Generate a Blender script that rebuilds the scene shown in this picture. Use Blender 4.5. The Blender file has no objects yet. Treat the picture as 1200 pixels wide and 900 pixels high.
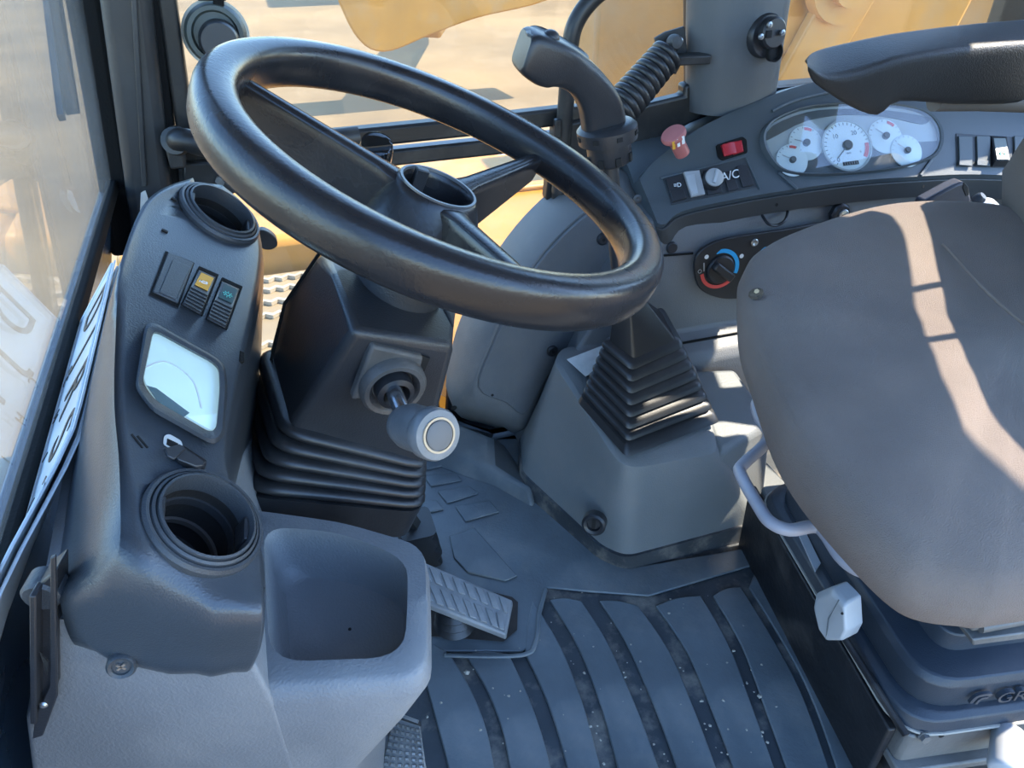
import bpy, bmesh, math, random
from mathutils import Vector as V, Matrix
random.seed(7)
sc = bpy.context.scene
COL = sc.collection
# ---------------------------------------------------------------- camera
FPX = 900.0; TH = math.radians(35); PSI = math.radians(17.7); CAMH = 1.05
CAM = V((0, 0, CAMH))
FW = V((math.sin(PSI)*math.cos(TH), math.cos(PSI)*math.cos(TH), -math.sin(TH)))
RT = V((math.cos(PSI), -math.sin(PSI), 0)); UP = RT.cross(FW)
cd = bpy.data.cameras.new('camera'); cam = bpy.data.objects.new('camera', cd); COL.objects.link(cam)
cd.sensor_fit = 'HORIZONTAL'; cd.sensor_width = 36.0; cd.lens = FPX*36.0/1200.0
cd.clip_start = 0.02; cd.clip_end = 500
cam.matrix_world = Matrix(((RT.x, UP.x, -FW.x, CAM.x), (RT.y, UP.y, -FW.y, CAM.y), (RT.z, UP.z, -FW.z, CAM.z), (0, 0, 0, 1)))
sc.camera = cam
# ---------------------------------------------------------------- world, sun, exposure
SUN_EL, SUN_AZ = math.radians(50), math.radians(-2)   # high sun behind the machine
SUN = V((math.cos(SUN_AZ)*math.cos(SUN_EL), math.sin(SUN_AZ)*math.cos(SUN_EL), math.sin(SUN_EL)))
w = bpy.data.worlds.new('sky'); sc.world = w; w.use_nodes = True
nt = w.node_tree; bg = nt.nodes['Background']
sky = nt.nodes.new('ShaderNodeTexSky'); sky.sky_type = 'NISHITA'; sky.sun_disc = False
sky.sun_elevation = math.asin(SUN.z); sky.sun_rotation = math.atan2(SUN.x, SUN.y)
sky.air_density = 1.0; sky.dust_density = 0.3; sky.ozone_density = 3.0
hs_ = nt.nodes.new('ShaderNodeHueSaturation'); hs_.inputs['Saturation'].default_value = 1.1
nt.links.new(sky.outputs[0], hs_.inputs['Color']); nt.links.new(hs_.outputs[0], bg.inputs[0]); bg.inputs[1].default_value = 0.82
sl = bpy.data.lights.new('sun', 'SUN'); so = bpy.data.objects.new('sun', sl); COL.objects.link(so)
sl.energy = 12.0; sl.angle = math.radians(0.53); sl.color = (1.0, 0.90, 0.74)
so.rotation_euler = SUN.to_track_quat('Z', 'Y').to_euler(); so.location = (4, 4, 6)
vs = sc.view_settings
vs.view_transform = 'Standard'; vs.look = 'None'; vs.gamma = 1.0; vs.use_curve_mapping = False; vs.exposure = 0.4

# ---------------------------------------------------------------- projection helpers (photo pixel + a real plane -> point)
def ray(px, py): return FW + RT*((px-600)/FPX) + UP*((450-py)/FPX)
def at(px, py, x=None, y=None, z=None, d=None):
    r = ray(px, py)
    t = d if d is not None else ((x-CAM.x)/r.x if x is not None else (y-CAM.y)/r.y if y is not None else (z-CAM.z)/r.z)
    return CAM + r*t
def onpl(px, py, p0, n):
    r = ray(px, py); return CAM + r*((p0-CAM).dot(n)/r.dot(n))
# ---------------------------------------------------------------- materials
MATS = {}
def mat(name, col, rough=0.5, bump=0.0, bscale=300, var=0.0, vscale=8, metal=0.0, coat=0.0, spec=0.5, dust=None, dscale=6, damt=0.0, sheen=0.0):
    if name in MATS: return MATS[name]
    m = bpy.data.materials.new(name); m.use_nodes = True; n = m.node_tree; P = n.nodes['Principled BSDF']
    P.inputs['Base Color'].default_value = (*col, 1); P.inputs['Roughness'].default_value = rough
    P.inputs['Metallic'].default_value = metal; P.inputs['Coat Weight'].default_value = coat
    P.inputs['Specular IOR Level'].default_value = spec
    if sheen: P.inputs['Sheen Weight'].default_value = sheen; P.inputs['Sheen Roughness'].default_value = .5
    tc = n.nodes.new('ShaderNodeTexCoord')
    src = None
    if var:
        t = n.nodes.new('ShaderNodeTexNoise'); t.inputs['Scale'].default_value = vscale; t.inputs['Detail'].default_value = 6
        n.links.new(tc.outputs['Object'], t.inputs['Vector'])
        r = n.nodes.new('ShaderNodeValToRGB'); r.color_ramp.elements[0].position = .3; r.color_ramp.elements[1].position = .7
        r.color_ramp.elements[0].color = (*[c*(1-var) for c in col], 1); r.color_ramp.elements[1].color = (*[min(1, c*(1+var)) for c in col], 1)
        n.links.new(t.outputs[0], r.inputs[0]); src = r.outputs[0]
        mr = n.nodes.new('ShaderNodeMapRange'); mr.inputs[3].default_value = max(.05, rough-.08); mr.inputs[4].default_value = min(1, rough+.1)
        n.links.new(t.outputs[0], mr.inputs[0]); n.links.new(mr.outputs[0], P.inputs['Roughness'])
    if dust:
        t = n.nodes.new('ShaderNodeTexNoise'); t.inputs['Scale'].default_value = dscale; t.inputs['Detail'].default_value = 9; t.inputs['Roughness'].default_value = .65
        n.links.new(tc.outputs['Object'], t.inputs['Vector'])
        r = n.nodes.new('ShaderNodeValToRGB'); r.color_ramp.elements[0].position = .5; r.color_ramp.elements[1].position = .78
        r.color_ramp.elements[0].color = (0, 0, 0, 1); r.color_ramp.elements[1].color = (damt, damt, damt, 1)
        n.links.new(t.outputs[0], r.inputs[0])
        mx = n.nodes.new('ShaderNodeMix'); mx.data_type = 'RGBA'
        n.links.new(r.outputs[0], mx.inputs[0]); mx.inputs[7].default_value = (*dust, 1)
        if src: n.links.new(src, mx.inputs[6])
        else: mx.inputs[6].default_value = (*col, 1)
        src = mx.outputs[2]
    if src: n.links.new(src, P.inputs['Base Color'])
    if bump:
        t = n.nodes.new('ShaderNodeTexNoise'); t.inputs['Scale'].default_value = bscale; t.inputs['Detail'].default_value = 3
        n.links.new(tc.outputs['Object'], t.inputs['Vector'])
        b = n.nodes.new('ShaderNodeBump'); b.inputs['Strength'].default_value = bump; b.inputs['Distance'].default_value = .002
        n.links.new(t.outputs[0], b.inputs['Height']); n.links.new(b.outputs[0], P.inputs['Normal'])
    MATS[name] = m; return m
DUSTC = (.33, .29, .23)
M_BLK = mat('black_plastic', (.022, .023, .026), .38, .15, 500, .2, 10)
M_WHEEL = mat('wheel_plastic', (.016, .016, .018), .26, .10, 350, .2, 14, dust=(.06, .052, .045), dscale=9, damt=.5)
M_COWL = mat('cowl_plastic', (.024, .026, .030), .36, .2, 600, .2, 8)
M_RUB = mat('bellows_rubber', (.017, .018, .020), .38, .1, 300, .2, 10, dust=(.09, .085, .08), dscale=7, damt=.3)
M_CON = mat('console_plastic', (.044, .052, .062), .28, .18, 700)
M_FACE = mat('console_face', (.040, .046, .053), .42, .25, 800)
M_GREY = mat('grey_plastic', (.165, .172, .18), .5, .35, 420, .1, 7, dust=(.33, .32, .30), dscale=5, damt=.4)
M_BOX = mat('housing_plastic', (.135, .148, .152), .48, .3, 420, .12, 6, dust=(.22, .20, .19), dscale=5, damt=.5)
M_DASH = mat('dash_plastic', (.070, .084, .092), .42, .2, 700, .1, 6)
M_DASHD = mat('dash_band', (.048, .048, .047), .55, .2, 700, .1, 6)
M_SIDE = mat('side_plastic', (.14, .145, .15), .5, .3, 420, .1, 6, dust=(.30, .28, .25), dscale=4, damt=.5)
M_MAT = mat('floor_rubber', (.105, .122, .132), .38, .25, 220, .25, 9, dust=(.27, .25, .22), dscale=7, damt=.55)
M_MATD = mat('floor_channel', (.036, .042, .048), .6, .3, 200, .3, 12, dust=(.30, .26, .21), dscale=14, damt=.9)
M_FRAME = mat('black_paint', (.016, .017, .018), .42, .1, 200, .3, 9, dust=(.12, .105, .09), dscale=7, damt=.5)
M_PILL = mat('pillar_paint', (.030, .032, .034), .4, .08, 200, .2, 5, dust=(.12, .11, .10), dscale=6, damt=.35)
M_GASK = mat('gasket', (.007, .007, .007), .85, .3, 300, spec=.25)
M_TRIM2 = mat('pillar_trim', (.090, .098, .104), .5, .2, 600, .1, 5)
M_HOLE = mat('dark_hole', (.004, .004, .004), .8)
M_FAB = mat('seat_fabric', (.182, .142, .118), .9, .8, 900, .16, 7, dust=(.21, .18, .15), dscale=5, damt=.6, sheen=.04)
M_ARM = mat('armrest_vinyl', (.030, .030, .030), .42, .5, 500, .2, 8)
M_SEATP = mat('seat_plastic', (.030, .040, .054), .42, .2, 500, .15, 6, dust=(.16, .15, .14), dscale=4, damt=.4)
M_METAL = mat('dusty_metal', (.16, .16, .155), .55, .3, 200, .3, 10, metal=.4, dust=(.24, .22, .19), dscale=9, damt=.8)
M_BARG = mat('grey_bar', (.34, .34, .38), .38, .08, 200, .15, 20)
M_WHITE = mat('white_plastic', (.42, .43, .44), .4, .05, 200, .1, 10)
M_LGREY = mat('light_grey_plastic', (.36, .36, .36), .45)
M_PED = mat('pedestal_black', (.014, .014, .016), .45, .5, 90, .4, 18, dust=(.14, .12, .10), dscale=10, damt=.6)
M_PEDAL = mat('pedal_grey', (.22, .225, .23), .5, .3, 300, .2, 12, dust=(.32, .30, .27), dscale=10, damt=.5)
M_STEEL = mat('worn_steel', (.42, .42, .41), .35, .2, 200, .3, 30, metal=.85)
M_CHROME = mat('shaft_steel', (.30, .31, .33), .25, metal=.9)
M_KNOBG = mat('stalk_grey', (.14, .145, .15), .38, .1, 300, .2, 25, dust=(.32, .29, .25), dscale=14, damt=.6)
M_RED = mat('red_plastic', (.42, .02, .03), .3)
M_REDF = mat('faded_red', (.42, .13, .12), .5)
M_REDP = mat('red_print', (.62, .07, .06), .5)
M_BLUEP = mat('blue_print', (.02, .36, .72), .5)
M_WPRINT = mat('white_print', (.75, .77, .77), .5)
M_GPRINT = mat('green_print', (.10, .55, .48), .5)
M_ORNG = mat('amber_print', (.72, .36, .04), .5)
M_INK = mat('black_ink', (.015, .015, .016), .5)
M_GINK = mat('grey_ink', (.12, .14, .15), .5)
M_PLATE = mat('plate_white', (.60, .66, .70), .3, .1, 60, .12, 12)
M_DIAL = mat('dial_white', (.62, .68, .69), .5)
M_DIALB = mat('dial_plate', (.34, .37, .37), .4)
M_YEL = mat('yellow_paint', (.44, .19, .012), .42, .1, 60, .15, 3, dust=(.32, .22, .12), dscale=2.5, damt=.7)
M_TYRE = mat('tyre', (.04, .038, .035), .8, .3, 40)
M_TAN = mat('tan_metal', (.24, .18, .105), .7, .2, 30, .2, 3)
M_SAND = mat('sand', (.195, .132, .064), .95, .6, 3, .25, .7, dust=(.25, .18, .10), dscale=1.6, damt=.8)
M_ROOF = mat('roof_lining', (.16, .16, .155), .8)
M_SCRGLOW = mat('screen_sky_glow', (.55, .68, .70), .12, coat=.6, var=.12, vscale=14)
M_SCRGLOW.node_tree.nodes['Principled BSDF'].inputs['Emission Color'].default_value = (.62, .92, .95, 1); M_SCRGLOW.node_tree.nodes['Principled BSDF'].inputs['Emission Strength'].default_value = .35  # pale glow stands in for sky reflected on the unlit display
M_DECAL = mat('label_white', (.58, .60, .58), .5, var=.1, vscale=60)
def glassmat(name, dust_amt, tint=(1, 1, 1), dcol=(.5, .48, .43), dscale=4, stretch=(1, 1, 1)):
    m = bpy.data.materials.new(name); m.use_nodes = True; n = m.node_tree
    for x in list(n.nodes): n.nodes.remove(x)
    out = n.nodes.new('ShaderNodeOutputMaterial'); tr = n.nodes.new('ShaderNodeBsdfTransparent'); tr.inputs[0].default_value = (*tint, 1)
    gl = n.nodes.new('ShaderNodeBsdfGlossy'); gl.inputs['Roughness'].default_value = .02
    fr = n.nodes.new('ShaderNodeFresnel'); ge = n.nodes.new('ShaderNodeNewGeometry')
    ir = n.nodes.new('ShaderNodeMapRange'); ir.inputs[3].default_value = 1.5; ir.inputs[4].default_value = 1/1.5
    n.links.new(ge.outputs['Backfacing'], ir.inputs[0]); n.links.new(ir.outputs[0], fr.inputs[0])
    m1 = n.nodes.new('ShaderNodeMixShader'); n.links.new(fr.outputs[0], m1.inputs[0]); n.links.new(tr.outputs[0], m1.inputs[1]); n.links.new(gl.outputs[0], m1.inputs[2])
    df = n.nodes.new('ShaderNodeBsdfDiffuse'); df.inputs[0].default_value = (*dcol, 1)
    tl = n.nodes.new('ShaderNodeBsdfTranslucent'); tl.inputs[0].default_value = (*dcol, 1)
    m2 = n.nodes.new('ShaderNodeMixShader'); m2.inputs[0].default_value = .5; n.links.new(df.outputs[0], m2.inputs[1]); n.links.new(tl.outputs[0], m2.inputs[2])
    tc = n.nodes.new('ShaderNodeTexCoord'); mp = n.nodes.new('ShaderNodeMapping'); mp.inputs['Scale'].default_value = stretch
    n.links.new(tc.outputs['Object'], mp.inputs[0])
    t = n.nodes.new('ShaderNodeTexNoise'); t.inputs['Scale'].default_value = dscale; t.inputs['Detail'].default_value = 8; t.inputs['Roughness'].default_value = .6
    n.links.new(mp.outputs[0], t.inputs['Vector'])
    mr = n.nodes.new('ShaderNodeMapRange'); mr.inputs[1].default_value = .3; mr.inputs[2].default_value = .75; mr.inputs[3].default_value = dust_amt*.5; mr.inputs[4].default_value = dust_amt*1.5
    n.links.new(t.outputs[0], mr.inputs[0])
    m3 = n.nodes.new('ShaderNodeMixShader'); n.links.new(mr.outputs[0], m3.inputs[0]); n.links.new(m1.outputs[0], m3.inputs[1]); n.links.new(m2.outputs[0], m3.inputs[2])
    n.links.new(m3.outputs[0], out.inputs[0]); MATS[name] = m; return m
M_WSG = glassmat('windshield_glass', .12, (.93, .97, .98), (.52, .52, .50), 3, (1, 2.5, 1))
M_SDG = glassmat('side_glass', .085, (.97, .97, .94), (.55, .47, .34), 4, (1, 1, 1.5))
M_LENS = glassmat('lens', .03, (.97, .99, 1))
M_SMOKE = glassmat('smoked_plastic', .06, (.22, .25, .28), (.2, .22, .25))

# ---------------------------------------------------------------- mesh helpers
def tagg(o, label=None, cat=None, group=None, kind=None):
    if label: o['label'] = label
    if cat: o['category'] = cat
    if group: o['group'] = group
    if kind: o['kind'] = kind
    return o
def thing(name, loc, label, cat, group=None):
    e = bpy.data.objects.new(name, None); COL.objects.link(e); e.location = loc; e.empty_display_size = .05
    return tagg(e, label, cat, group)
def wloc(o):
    p = V((0, 0, 0))
    while o: p += o.location; o = o.parent
    return p
def ob(name, vf, m, par=None, bev=0, seg=2, sub=0, sharp=40, solid=0, label=None, flat=False):
    v, f = vf
    me = bpy.data.meshes.new(name)
    cen = V((0, 0, 0))
    for p in v: cen += V(p)
    cen /= max(1, len(v))
    me.from_pydata([tuple(V(p)-cen) for p in v], [], f)
    b = bmesh.new(); b.from_mesh(me); bmesh.ops.remove_doubles(b, verts=b.verts, dist=1e-6); bmesh.ops.recalc_face_normals(b, faces=b.faces); b.to_mesh(me); b.free()
    me.materials.append(m)
    o = bpy.data.objects.new(name, me); COL.objects.link(o)
    if par: o.parent = par; o.location = cen - wloc(par)
    else: o.location = cen
    if not flat:
        for p in me.polygons: p.use_smooth = True
        me.set_sharp_from_angle(angle=math.radians(sharp))
    if solid:
        s = o.modifiers.new('solid', 'SOLIDIFY'); s.thickness = solid; s.offset = -1
    if bev:
        s = o.modifiers.new('bevel', 'BEVEL'); s.width = bev; s.segments = seg; s.limit_method = 'ANGLE'; s.angle_limit = math.radians(28); s.harden_normals = False
    if sub:
        s = o.modifiers.new('sub', 'SUBSURF'); s.levels = sub; s.render_levels = sub
    if label: o['label'] = label
    return o
def cut(o, vf):
    c = ob('cutter', vf, M_HOLE, flat=True); n0 = len(o.data.polygons)
    for solver, own in (('EXACT', False), ('EXACT', True), ('FAST', False)):
        md = o.modifiers.new('cut', 'BOOLEAN'); md.object = c; md.operation = 'DIFFERENCE'; md.solver = solver
        if solver == 'EXACT': md.use_self = own
        bpy.context.view_layer.update()
        dg = bpy.context.evaluated_depsgraph_get(); ev = o.evaluated_get(dg)
        me = bpy.data.meshes.new_from_object(ev)
        o.modifiers.clear()
        a0 = sum(p.area for p in o.data.polygons); a1 = sum(p.area for p in me.polygons)
        if abs(a1-a0) < .2*a0: break
    o.data = me; me.set_sharp_from_angle(angle=math.radians(38))
    bpy.data.objects.remove(c)
def loft(rings, cap=True, closed=True):
    n = len(rings[0]); v = [p for r in rings for p in r]; f = []
    for i in range(len(rings)-1):
        for j in range(n if closed else n-1):
            k = (j+1) % n
            f.append((i*n+j, i*n+k, (i+1)*n+k, (i+1)*n+j))
    if cap and closed: f.append(tuple(range(n))[::-1]); f.append(tuple(range((len(rings)-1)*n, len(rings)*n)))
    return v, f
def join(*vfs):
    v = []; f = []
    for a, b in vfs:
        k = len(v); v += list(a); f += [tuple(i+k for i in t) for t in b]
    return v, f
def frame(n):
    n = V(n).normalized(); a = V((0, 0, 1)) if abs(n.z) < .9 else V((1, 0, 0))
    u = a.cross(n).normalized(); return u, n.cross(u), n
def circ(c, n, r, k=24, u=None):
    U, W, N = frame(n)
    if u is not None: U = (V(u)-N*V(u).dot(N)).normalized(); W = N.cross(U)
    return [V(c)+U*(r*math.cos(2*math.pi*i/k))+W*(r*math.sin(2*math.pi*i/k)) for i in range(k)]
def lathe(prof, c, n, k=32, cap=True):
    N = V(n).normalized()
    return loft([circ(V(c)+N*h, N, max(r, 1e-5), k) for r, h in prof], cap)
def ringl(prof, c, n, k=40):           # closed profile -> ring without caps
    N = V(n).normalized(); R = [circ(V(c)+N*h, N, r, k) for r, h in prof]; return loft(R+[R[0]], False)
def cr(pts, n=6, closed=False):
    P = [V(p) for p in pts]; out = []; L = len(P)
    for i in range(L if closed else L-1):
        g = lambda k: P[k % L] if closed else P[min(max(k, 0), L-1)]
        a, b, c, d = g(i-1), g(i), g(i+1), g(i+2)
        for s in range(n):
            t = s/n
            out.append(.5*((2*b)+(c-a)*t+(2*a-5*b+4*c-d)*t*t+(3*b-a-3*c+d)*t**3))
    if not closed: out.append(P[-1])
    return out
def rring(P, r, n=4):                  # polygon with rounded corners
    P = [V(p) for p in P]; out = []; L = len(P)
    for i in range(L):
        a, b, c = P[i-1], P[i], P[(i+1) % L]
        ra = min(r, (a-b).length*.45); rc = min(r, (c-b).length*.45)
        s = b+(a-b).normalized()*ra; e = b+(c-b).normalized()*rc
        for k in range(n+1):
            t = k/n; out.append(s*(1-t)**2+b*(2*t*(1-t))+e*t*t)
    return out
def tube(path, r, n=12, cap=True):
    P = [V(p) for p in path]; R = r if isinstance(r, (list, tuple)) else [r]*len(P)
    T = [(P[min(i+1, len(P)-1)]-P[max(i-1, 0)]).normalized() for i in range(len(P))]
    U, W, _ = frame(T[0]); rings = []
    for i, p in enumerate(P):
        U = (U-T[i]*U.dot(T[i])).normalized(); W = T[i].cross(U)
        rings.append([p+(U*math.cos(2*math.pi*k/n)+W*math.sin(2*math.pi*k/n))*R[i] for k in range(n)])
    return loft(rings, cap)
def bar(path, w, h, up=(0, 0, 1)):     # rectangular section swept on a path
    P = [V(p) for p in path]; rings = []
    for i, p in enumerate(P):
        T = (P[min(i+1, len(P)-1)]-P[max(i-1, 0)]).normalized()
        S = T.cross(V(up)).normalized(); Q = S.cross(T)
        rings.append([p+S*w/2+Q*h/2, p-S*w/2+Q*h/2, p-S*w/2-Q*h/2, p+S*w/2-Q*h/2])
    return loft(rings)
def prism(poly, off): return loft([[V(p) for p in poly], [V(p)+V(off) for p in poly]])
def box(c, u, v, n, a, b, h):
    c = V(c); return prism([c-u*a-v*b-n*h, c+u*a-v*b-n*h, c+u*a+v*b-n*h, c-u*a+v*b-n*h], n*(2*h))
def abox(x0, x1, y0, y1, z0, z1):
    return prism([(x0, y0, z0), (x1, y0, z0), (x1, y1, z0), (x0, y1, z0)], (0, 0, z1-z0))
def quadbox(c4, off): return prism(c4, off)
def text(s, loc, xd, yd, size, m, par, name='lettering', ext=.0003, font_shear=0):
    cu = bpy.data.curves.new(name, 'FONT'); cu.body = s; cu.size = size; cu.extrude = ext; cu.align_x = 'CENTER'; cu.align_y = 'CENTER'; cu.shear = font_shear
    t = bpy.data.objects.new('tmp', cu); COL.objects.link(t); bpy.context.view_layer.update()
    me = bpy.data.meshes.new_from_object(t.evaluated_get(bpy.context.evaluated_depsgraph_get()))
    bpy.data.objects.remove(t)
    X = V(xd).normalized(); Z = X.cross(V(yd)).normalized(); Y = Z.cross(X)
    me.transform(Matrix(((X.x, Y.x, Z.x, 0), (X.y, Y.y, Z.y, 0), (X.z, Y.z, Z.z, 0), (0, 0, 0, 1))))
    me.materials.clear(); me.materials.append(m); me.name = name
    o = bpy.data.objects.new(name, me); COL.objects.link(o); o.parent = par; o.location = V(loc)-wloc(par)
    return o
def struct(o): o['kind'] = 'structure'; return o
PX = lambda pts, **k: [at(p[0], p[1], **k) for p in pts]

# ================================================================ SETTING
YR = 1.34                                           # inner face of the right cab wall
# floor with rubber mat channels showing between raised strips
floor = struct(ob('floor', abox(-.34, 1.62, -.12, YR+.02, -.03, 0), M_MATD, flat=True))
CH = [[(470, 740), (494, 795), (510, 850), (523, 900), (535, 960)],
      [(536, 768), (560, 808), (578, 853), (588, 900), (596, 960)],
      [(606, 768), (626, 810), (642, 853), (655, 900), (668, 960)],
      [(634, 705), (667, 760), (693, 827), (713, 900), (728, 960)],
      [(692, 706), (722, 753), (755, 827), (782, 900), (800, 960)],
      [(757, 712), (793, 765), (822, 833), (847, 900), (866, 960)],
      [(827, 700), (860, 758), (888, 833), (912, 900), (932, 960)],
      [(872, 690), (910, 752), (942, 813), (972, 895), (990, 960)],
      [(905, 650), (950, 735), (985, 800), (1020, 870), (1050, 950)]]
TOPL = [None, 768, 768, None, None, None, None, None]
def strip(a, b, ga, gb):
    A = cr([at(p[0]+ga, p[1], z=.0) for p in a], 5); B = cr([at(p[0]-gb, p[1], z=.0) for p in b], 5)
    end = cr([A[0], (A[0]+B[0])*.5+(A[0]-A[1]).normalized()*.006, B[0]], 4)
    poly = A[::-1]+end[1:-1]+B
    return prism([V((p.x, p.y, .0)) for p in poly], (0, 0, .0055))
GAP = [(2, 2), (9, 9), (9, 10), (10, 10), (10, 11), (11, 9), (8, 6), (5, 4), (4, 4)]
for i in range(8):
    ob('mat_strip', strip(CH[i], CH[i+1], GAP[i][0], GAP[i+1][1]), M_MAT, floor, bev=.002)
# mat field round the pedals, ahead of the strips
ob('mat_field', prism(PX([(440, 520), (640, 515), (672, 600), (700, 648), (735, 668), (900, 640), (896, 660), (760, 700), (690, 695), (641, 690), (634, 720), (630, 750), (612, 765), (440, 765)], z=0), (0, 0, .005)), M_MAT, floor, bev=.002)
for q in ([(498, 543), (520, 538), (527, 545), (499, 552)], [(497, 560), (533, 554), (541, 564), (505, 571)],
          [(513, 577), (550, 571), (561, 579), (524, 591)], [(534, 595), (574, 588), (585, 601), (545, 612)],
          [(496, 590), (512, 588), (520, 598), (497, 603)], [(527, 630), (556, 620), (606, 676), (592, 682), (548, 672), (532, 655)]):
    ob('tread_pad', prism(PX(q, z=.005), (0, 0, .004)), M_MAT, floor, bev=.0015)
# raised lip of the mat round the accelerator opening
lip = cr(PX([(640, 690), (632, 720), (628, 752), (610, 768), (520, 768)], z=.006), 5)
ob('mat_lip', bar(lip, .007, .005), M_MAT, floor, bev=.002)
# rubber mat turned up at the foot of the right wall
ob('mat_upstand', loft([PX([(505, 492), (533, 497), (575, 512), (632, 548)], y=1.21)+PX([(632, 548), (575, 512), (533, 497), (505, 492)], y=1.25),
                        [V((p.x, p.y, .03)) for p in PX([(490, 530), (530, 545), (575, 560), (620, 585)], z=0)]+[V((p.x, 1.25, .03)) for p in PX([(632, 548), (575, 512), (533, 497), (505, 492)], y=1.25)],
                        [V((p.x, p.y-.04, .0)) for p in PX([(490, 530), (530, 545), (575, 560), (620, 585)], z=0)]+[V((p.x, 1.25, .0)) for p in PX([(632, 548), (575, 512), (533, 497), (505, 492)], y=1.25)]]), M_MAT, floor, bev=.01)
# roof, lower walls
struct(ob('ceiling', abox(-.62, 1.52, -.14, YR+.06, 1.66, 1.71), M_ROOF, bev=.02))
struct(ob('wall_front', prism([(-.34, -.12, -.03), (-.295, -.12, .45), (-.262, -.12, .56), (-.246, -.12, .592), (-.275, -.12, .592), (-.38, -.12, -.03)], (0, YR+.14, 0)), mat('sky_tinted_sheet', (.032, .062, .11), .26, .05, 100, .15, 5), bev=.004))  # reflected sky blue is tinted into the dark sheet's base colour
curve = PX([(529, 500), (534, 440), (550, 390), (577, 332), (612, 282), (652, 238), (692, 210), (750, 178), (818, 132)], y=YR)
wr = cr(curve, 4)
poly = wr+[V((.80, YR, .66)), V((1.62, YR, .66)), V((1.62, YR, -.03)), V((.25, YR, -.03))]
struct(ob('wall_right', prism(poly, (0, .05, 0)), M_FRAME))
struct(ob('wall_sill', prism([(-.27, YR, -.03), (.26, YR, -.03), (.26, YR, .07), (-.27, YR, .07)], (0, .05, 0)), M_FRAME)).name = 'trim_9'
struct(ob('wall_rear', abox(1.59, 1.62, -.12, YR+.02, -.03, .52), M_FRAME))
# posts at the back and beside the door
for i, (x0, x1, y0, y1) in enumerate([(1.50, 1.60, YR-.25, YR+.05), (1.50, 1.60, -.14, -.04), (.98, 1.06, -.16, -.10)]):  # rear right post widened to keep sun off the dash
    struct(ob('trim_%d' % (i+5), abox(x0, x1, y0, y1, -.03, 1.68), M_FRAME, bev=.008))
struct(ob('trim_10', abox(1.44, 1.60, .90, YR+.05, 1.24, 1.66), M_FRAME, bev=.02))  # added block out of view, keeps sun off the lever housing
struct(ob('trim_11', abox(1.44, 1.49, .73, .96, 1.42, 1.66), M_FRAME, bev=.02))  # second added block, unseen, shades the far part of the cushion
struct(ob('trim_8', bar([(-.27, -.12, .5), (-.50, -.12, 1.68)], .07, .07, (0, 1, 0)), M_FRAME, bev=.008))
# front right pillar, leaning forward, with the black moulding beside it

def colbar(pl, ph, wd, dp, m, name, par=None, ext=1.0):
    # upright through two points, continued to the roof; wd along x, dp along y
    a, b = V(pl), V(ph); d = (b-a)/(b.z-a.z); top = a+d*(1.67-a.z)
    r = lambda p: [p+V((-wd/2, -dp/2, 0)), p+V((wd/2, -dp/2, 0)), p+V((wd/2, dp/2, 0)), p+V((-wd/2, dp/2, 0))]
    return ob(name, loft([r(a), r(top)]), m, par, bev=min(wd, dp)*.22, seg=3)
p1l, p1h = at(160, 235, y=1.33), at(150, 0, y=1.33)
t1 = struct(colbar(p1l-V((0, 0, .16)), p1h, .068, .08, M_PILL, 'trim_1'))
colbar(at(125, 215, y=1.36)-V((0, 0, .12)), at(101, 0, y=1.36), .05, .05, M_GASK, 'gasket', t1)
colbar(at(182, 215, y=1.345)-V((0, 0, .2)), at(180, 0, y=1.345), .022, .05, M_GASK, 'door_gap', t1)
colbar(at(170, 215, y=1.30)-V((0, 0, .0)), at(158, 0, y=1.30), .008, .03, M_PILL, 'moulding', t1)
# right door frame: front upright, rear upright, bars
t2 = struct(colbar(at(202, 215, y=YR)-V((0, 0, .35)), at(196, 0, y=YR), .026, .045, M_FRAME, 'trim_2'))
b1 = [at(205, 178, y=YR-.005), at(400, 162, y=YR-.005), at(550, 147, y=YR-.005), at(662, 134, y=YR-.005), at(800, 128, y=YR-.005)]
ob('upper_rail', bar(b1, .03, .032), M_FRAME, t2, bev=.005)
b2 = [at(205, 203, y=YR+.0), at(400, 189, y=YR), at(600, 168, y=YR), at(690, 158, y=YR)]
ob('lower_rail', bar(b2, .03, .029), M_FRAME, t2, bev=.005)
ob('rear_upright', bar([at(812, 128, y=YR-.01), at(812, 0, y=YR-.01), at(812, -560, y=YR-.01)], .03, .024, (0, 1, 0)), M_FRAME, t2, bev=.005)
ob('frame_corner', prism(PX([(650, 148), (802, 112), (802, 100), (823, 96), (822, 138), (770, 168), (700, 208), (655, 240), (640, 236)], y=YR-.03), (0, .03, 0)), M_FRAME, t2, bev=.006)
ob('frame_curve', bar(cr(curve[:8], 5), .028, .03, (0, 1, 0)), M_FRAME, t2, bev=.006)
gs = [V((p.x+.012, p.y-.012, p.z-.005)) for p in cr(curve[:7], 5)]
ob('gasket', tube(gs, .006, 8), M_GASK, t2)
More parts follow.
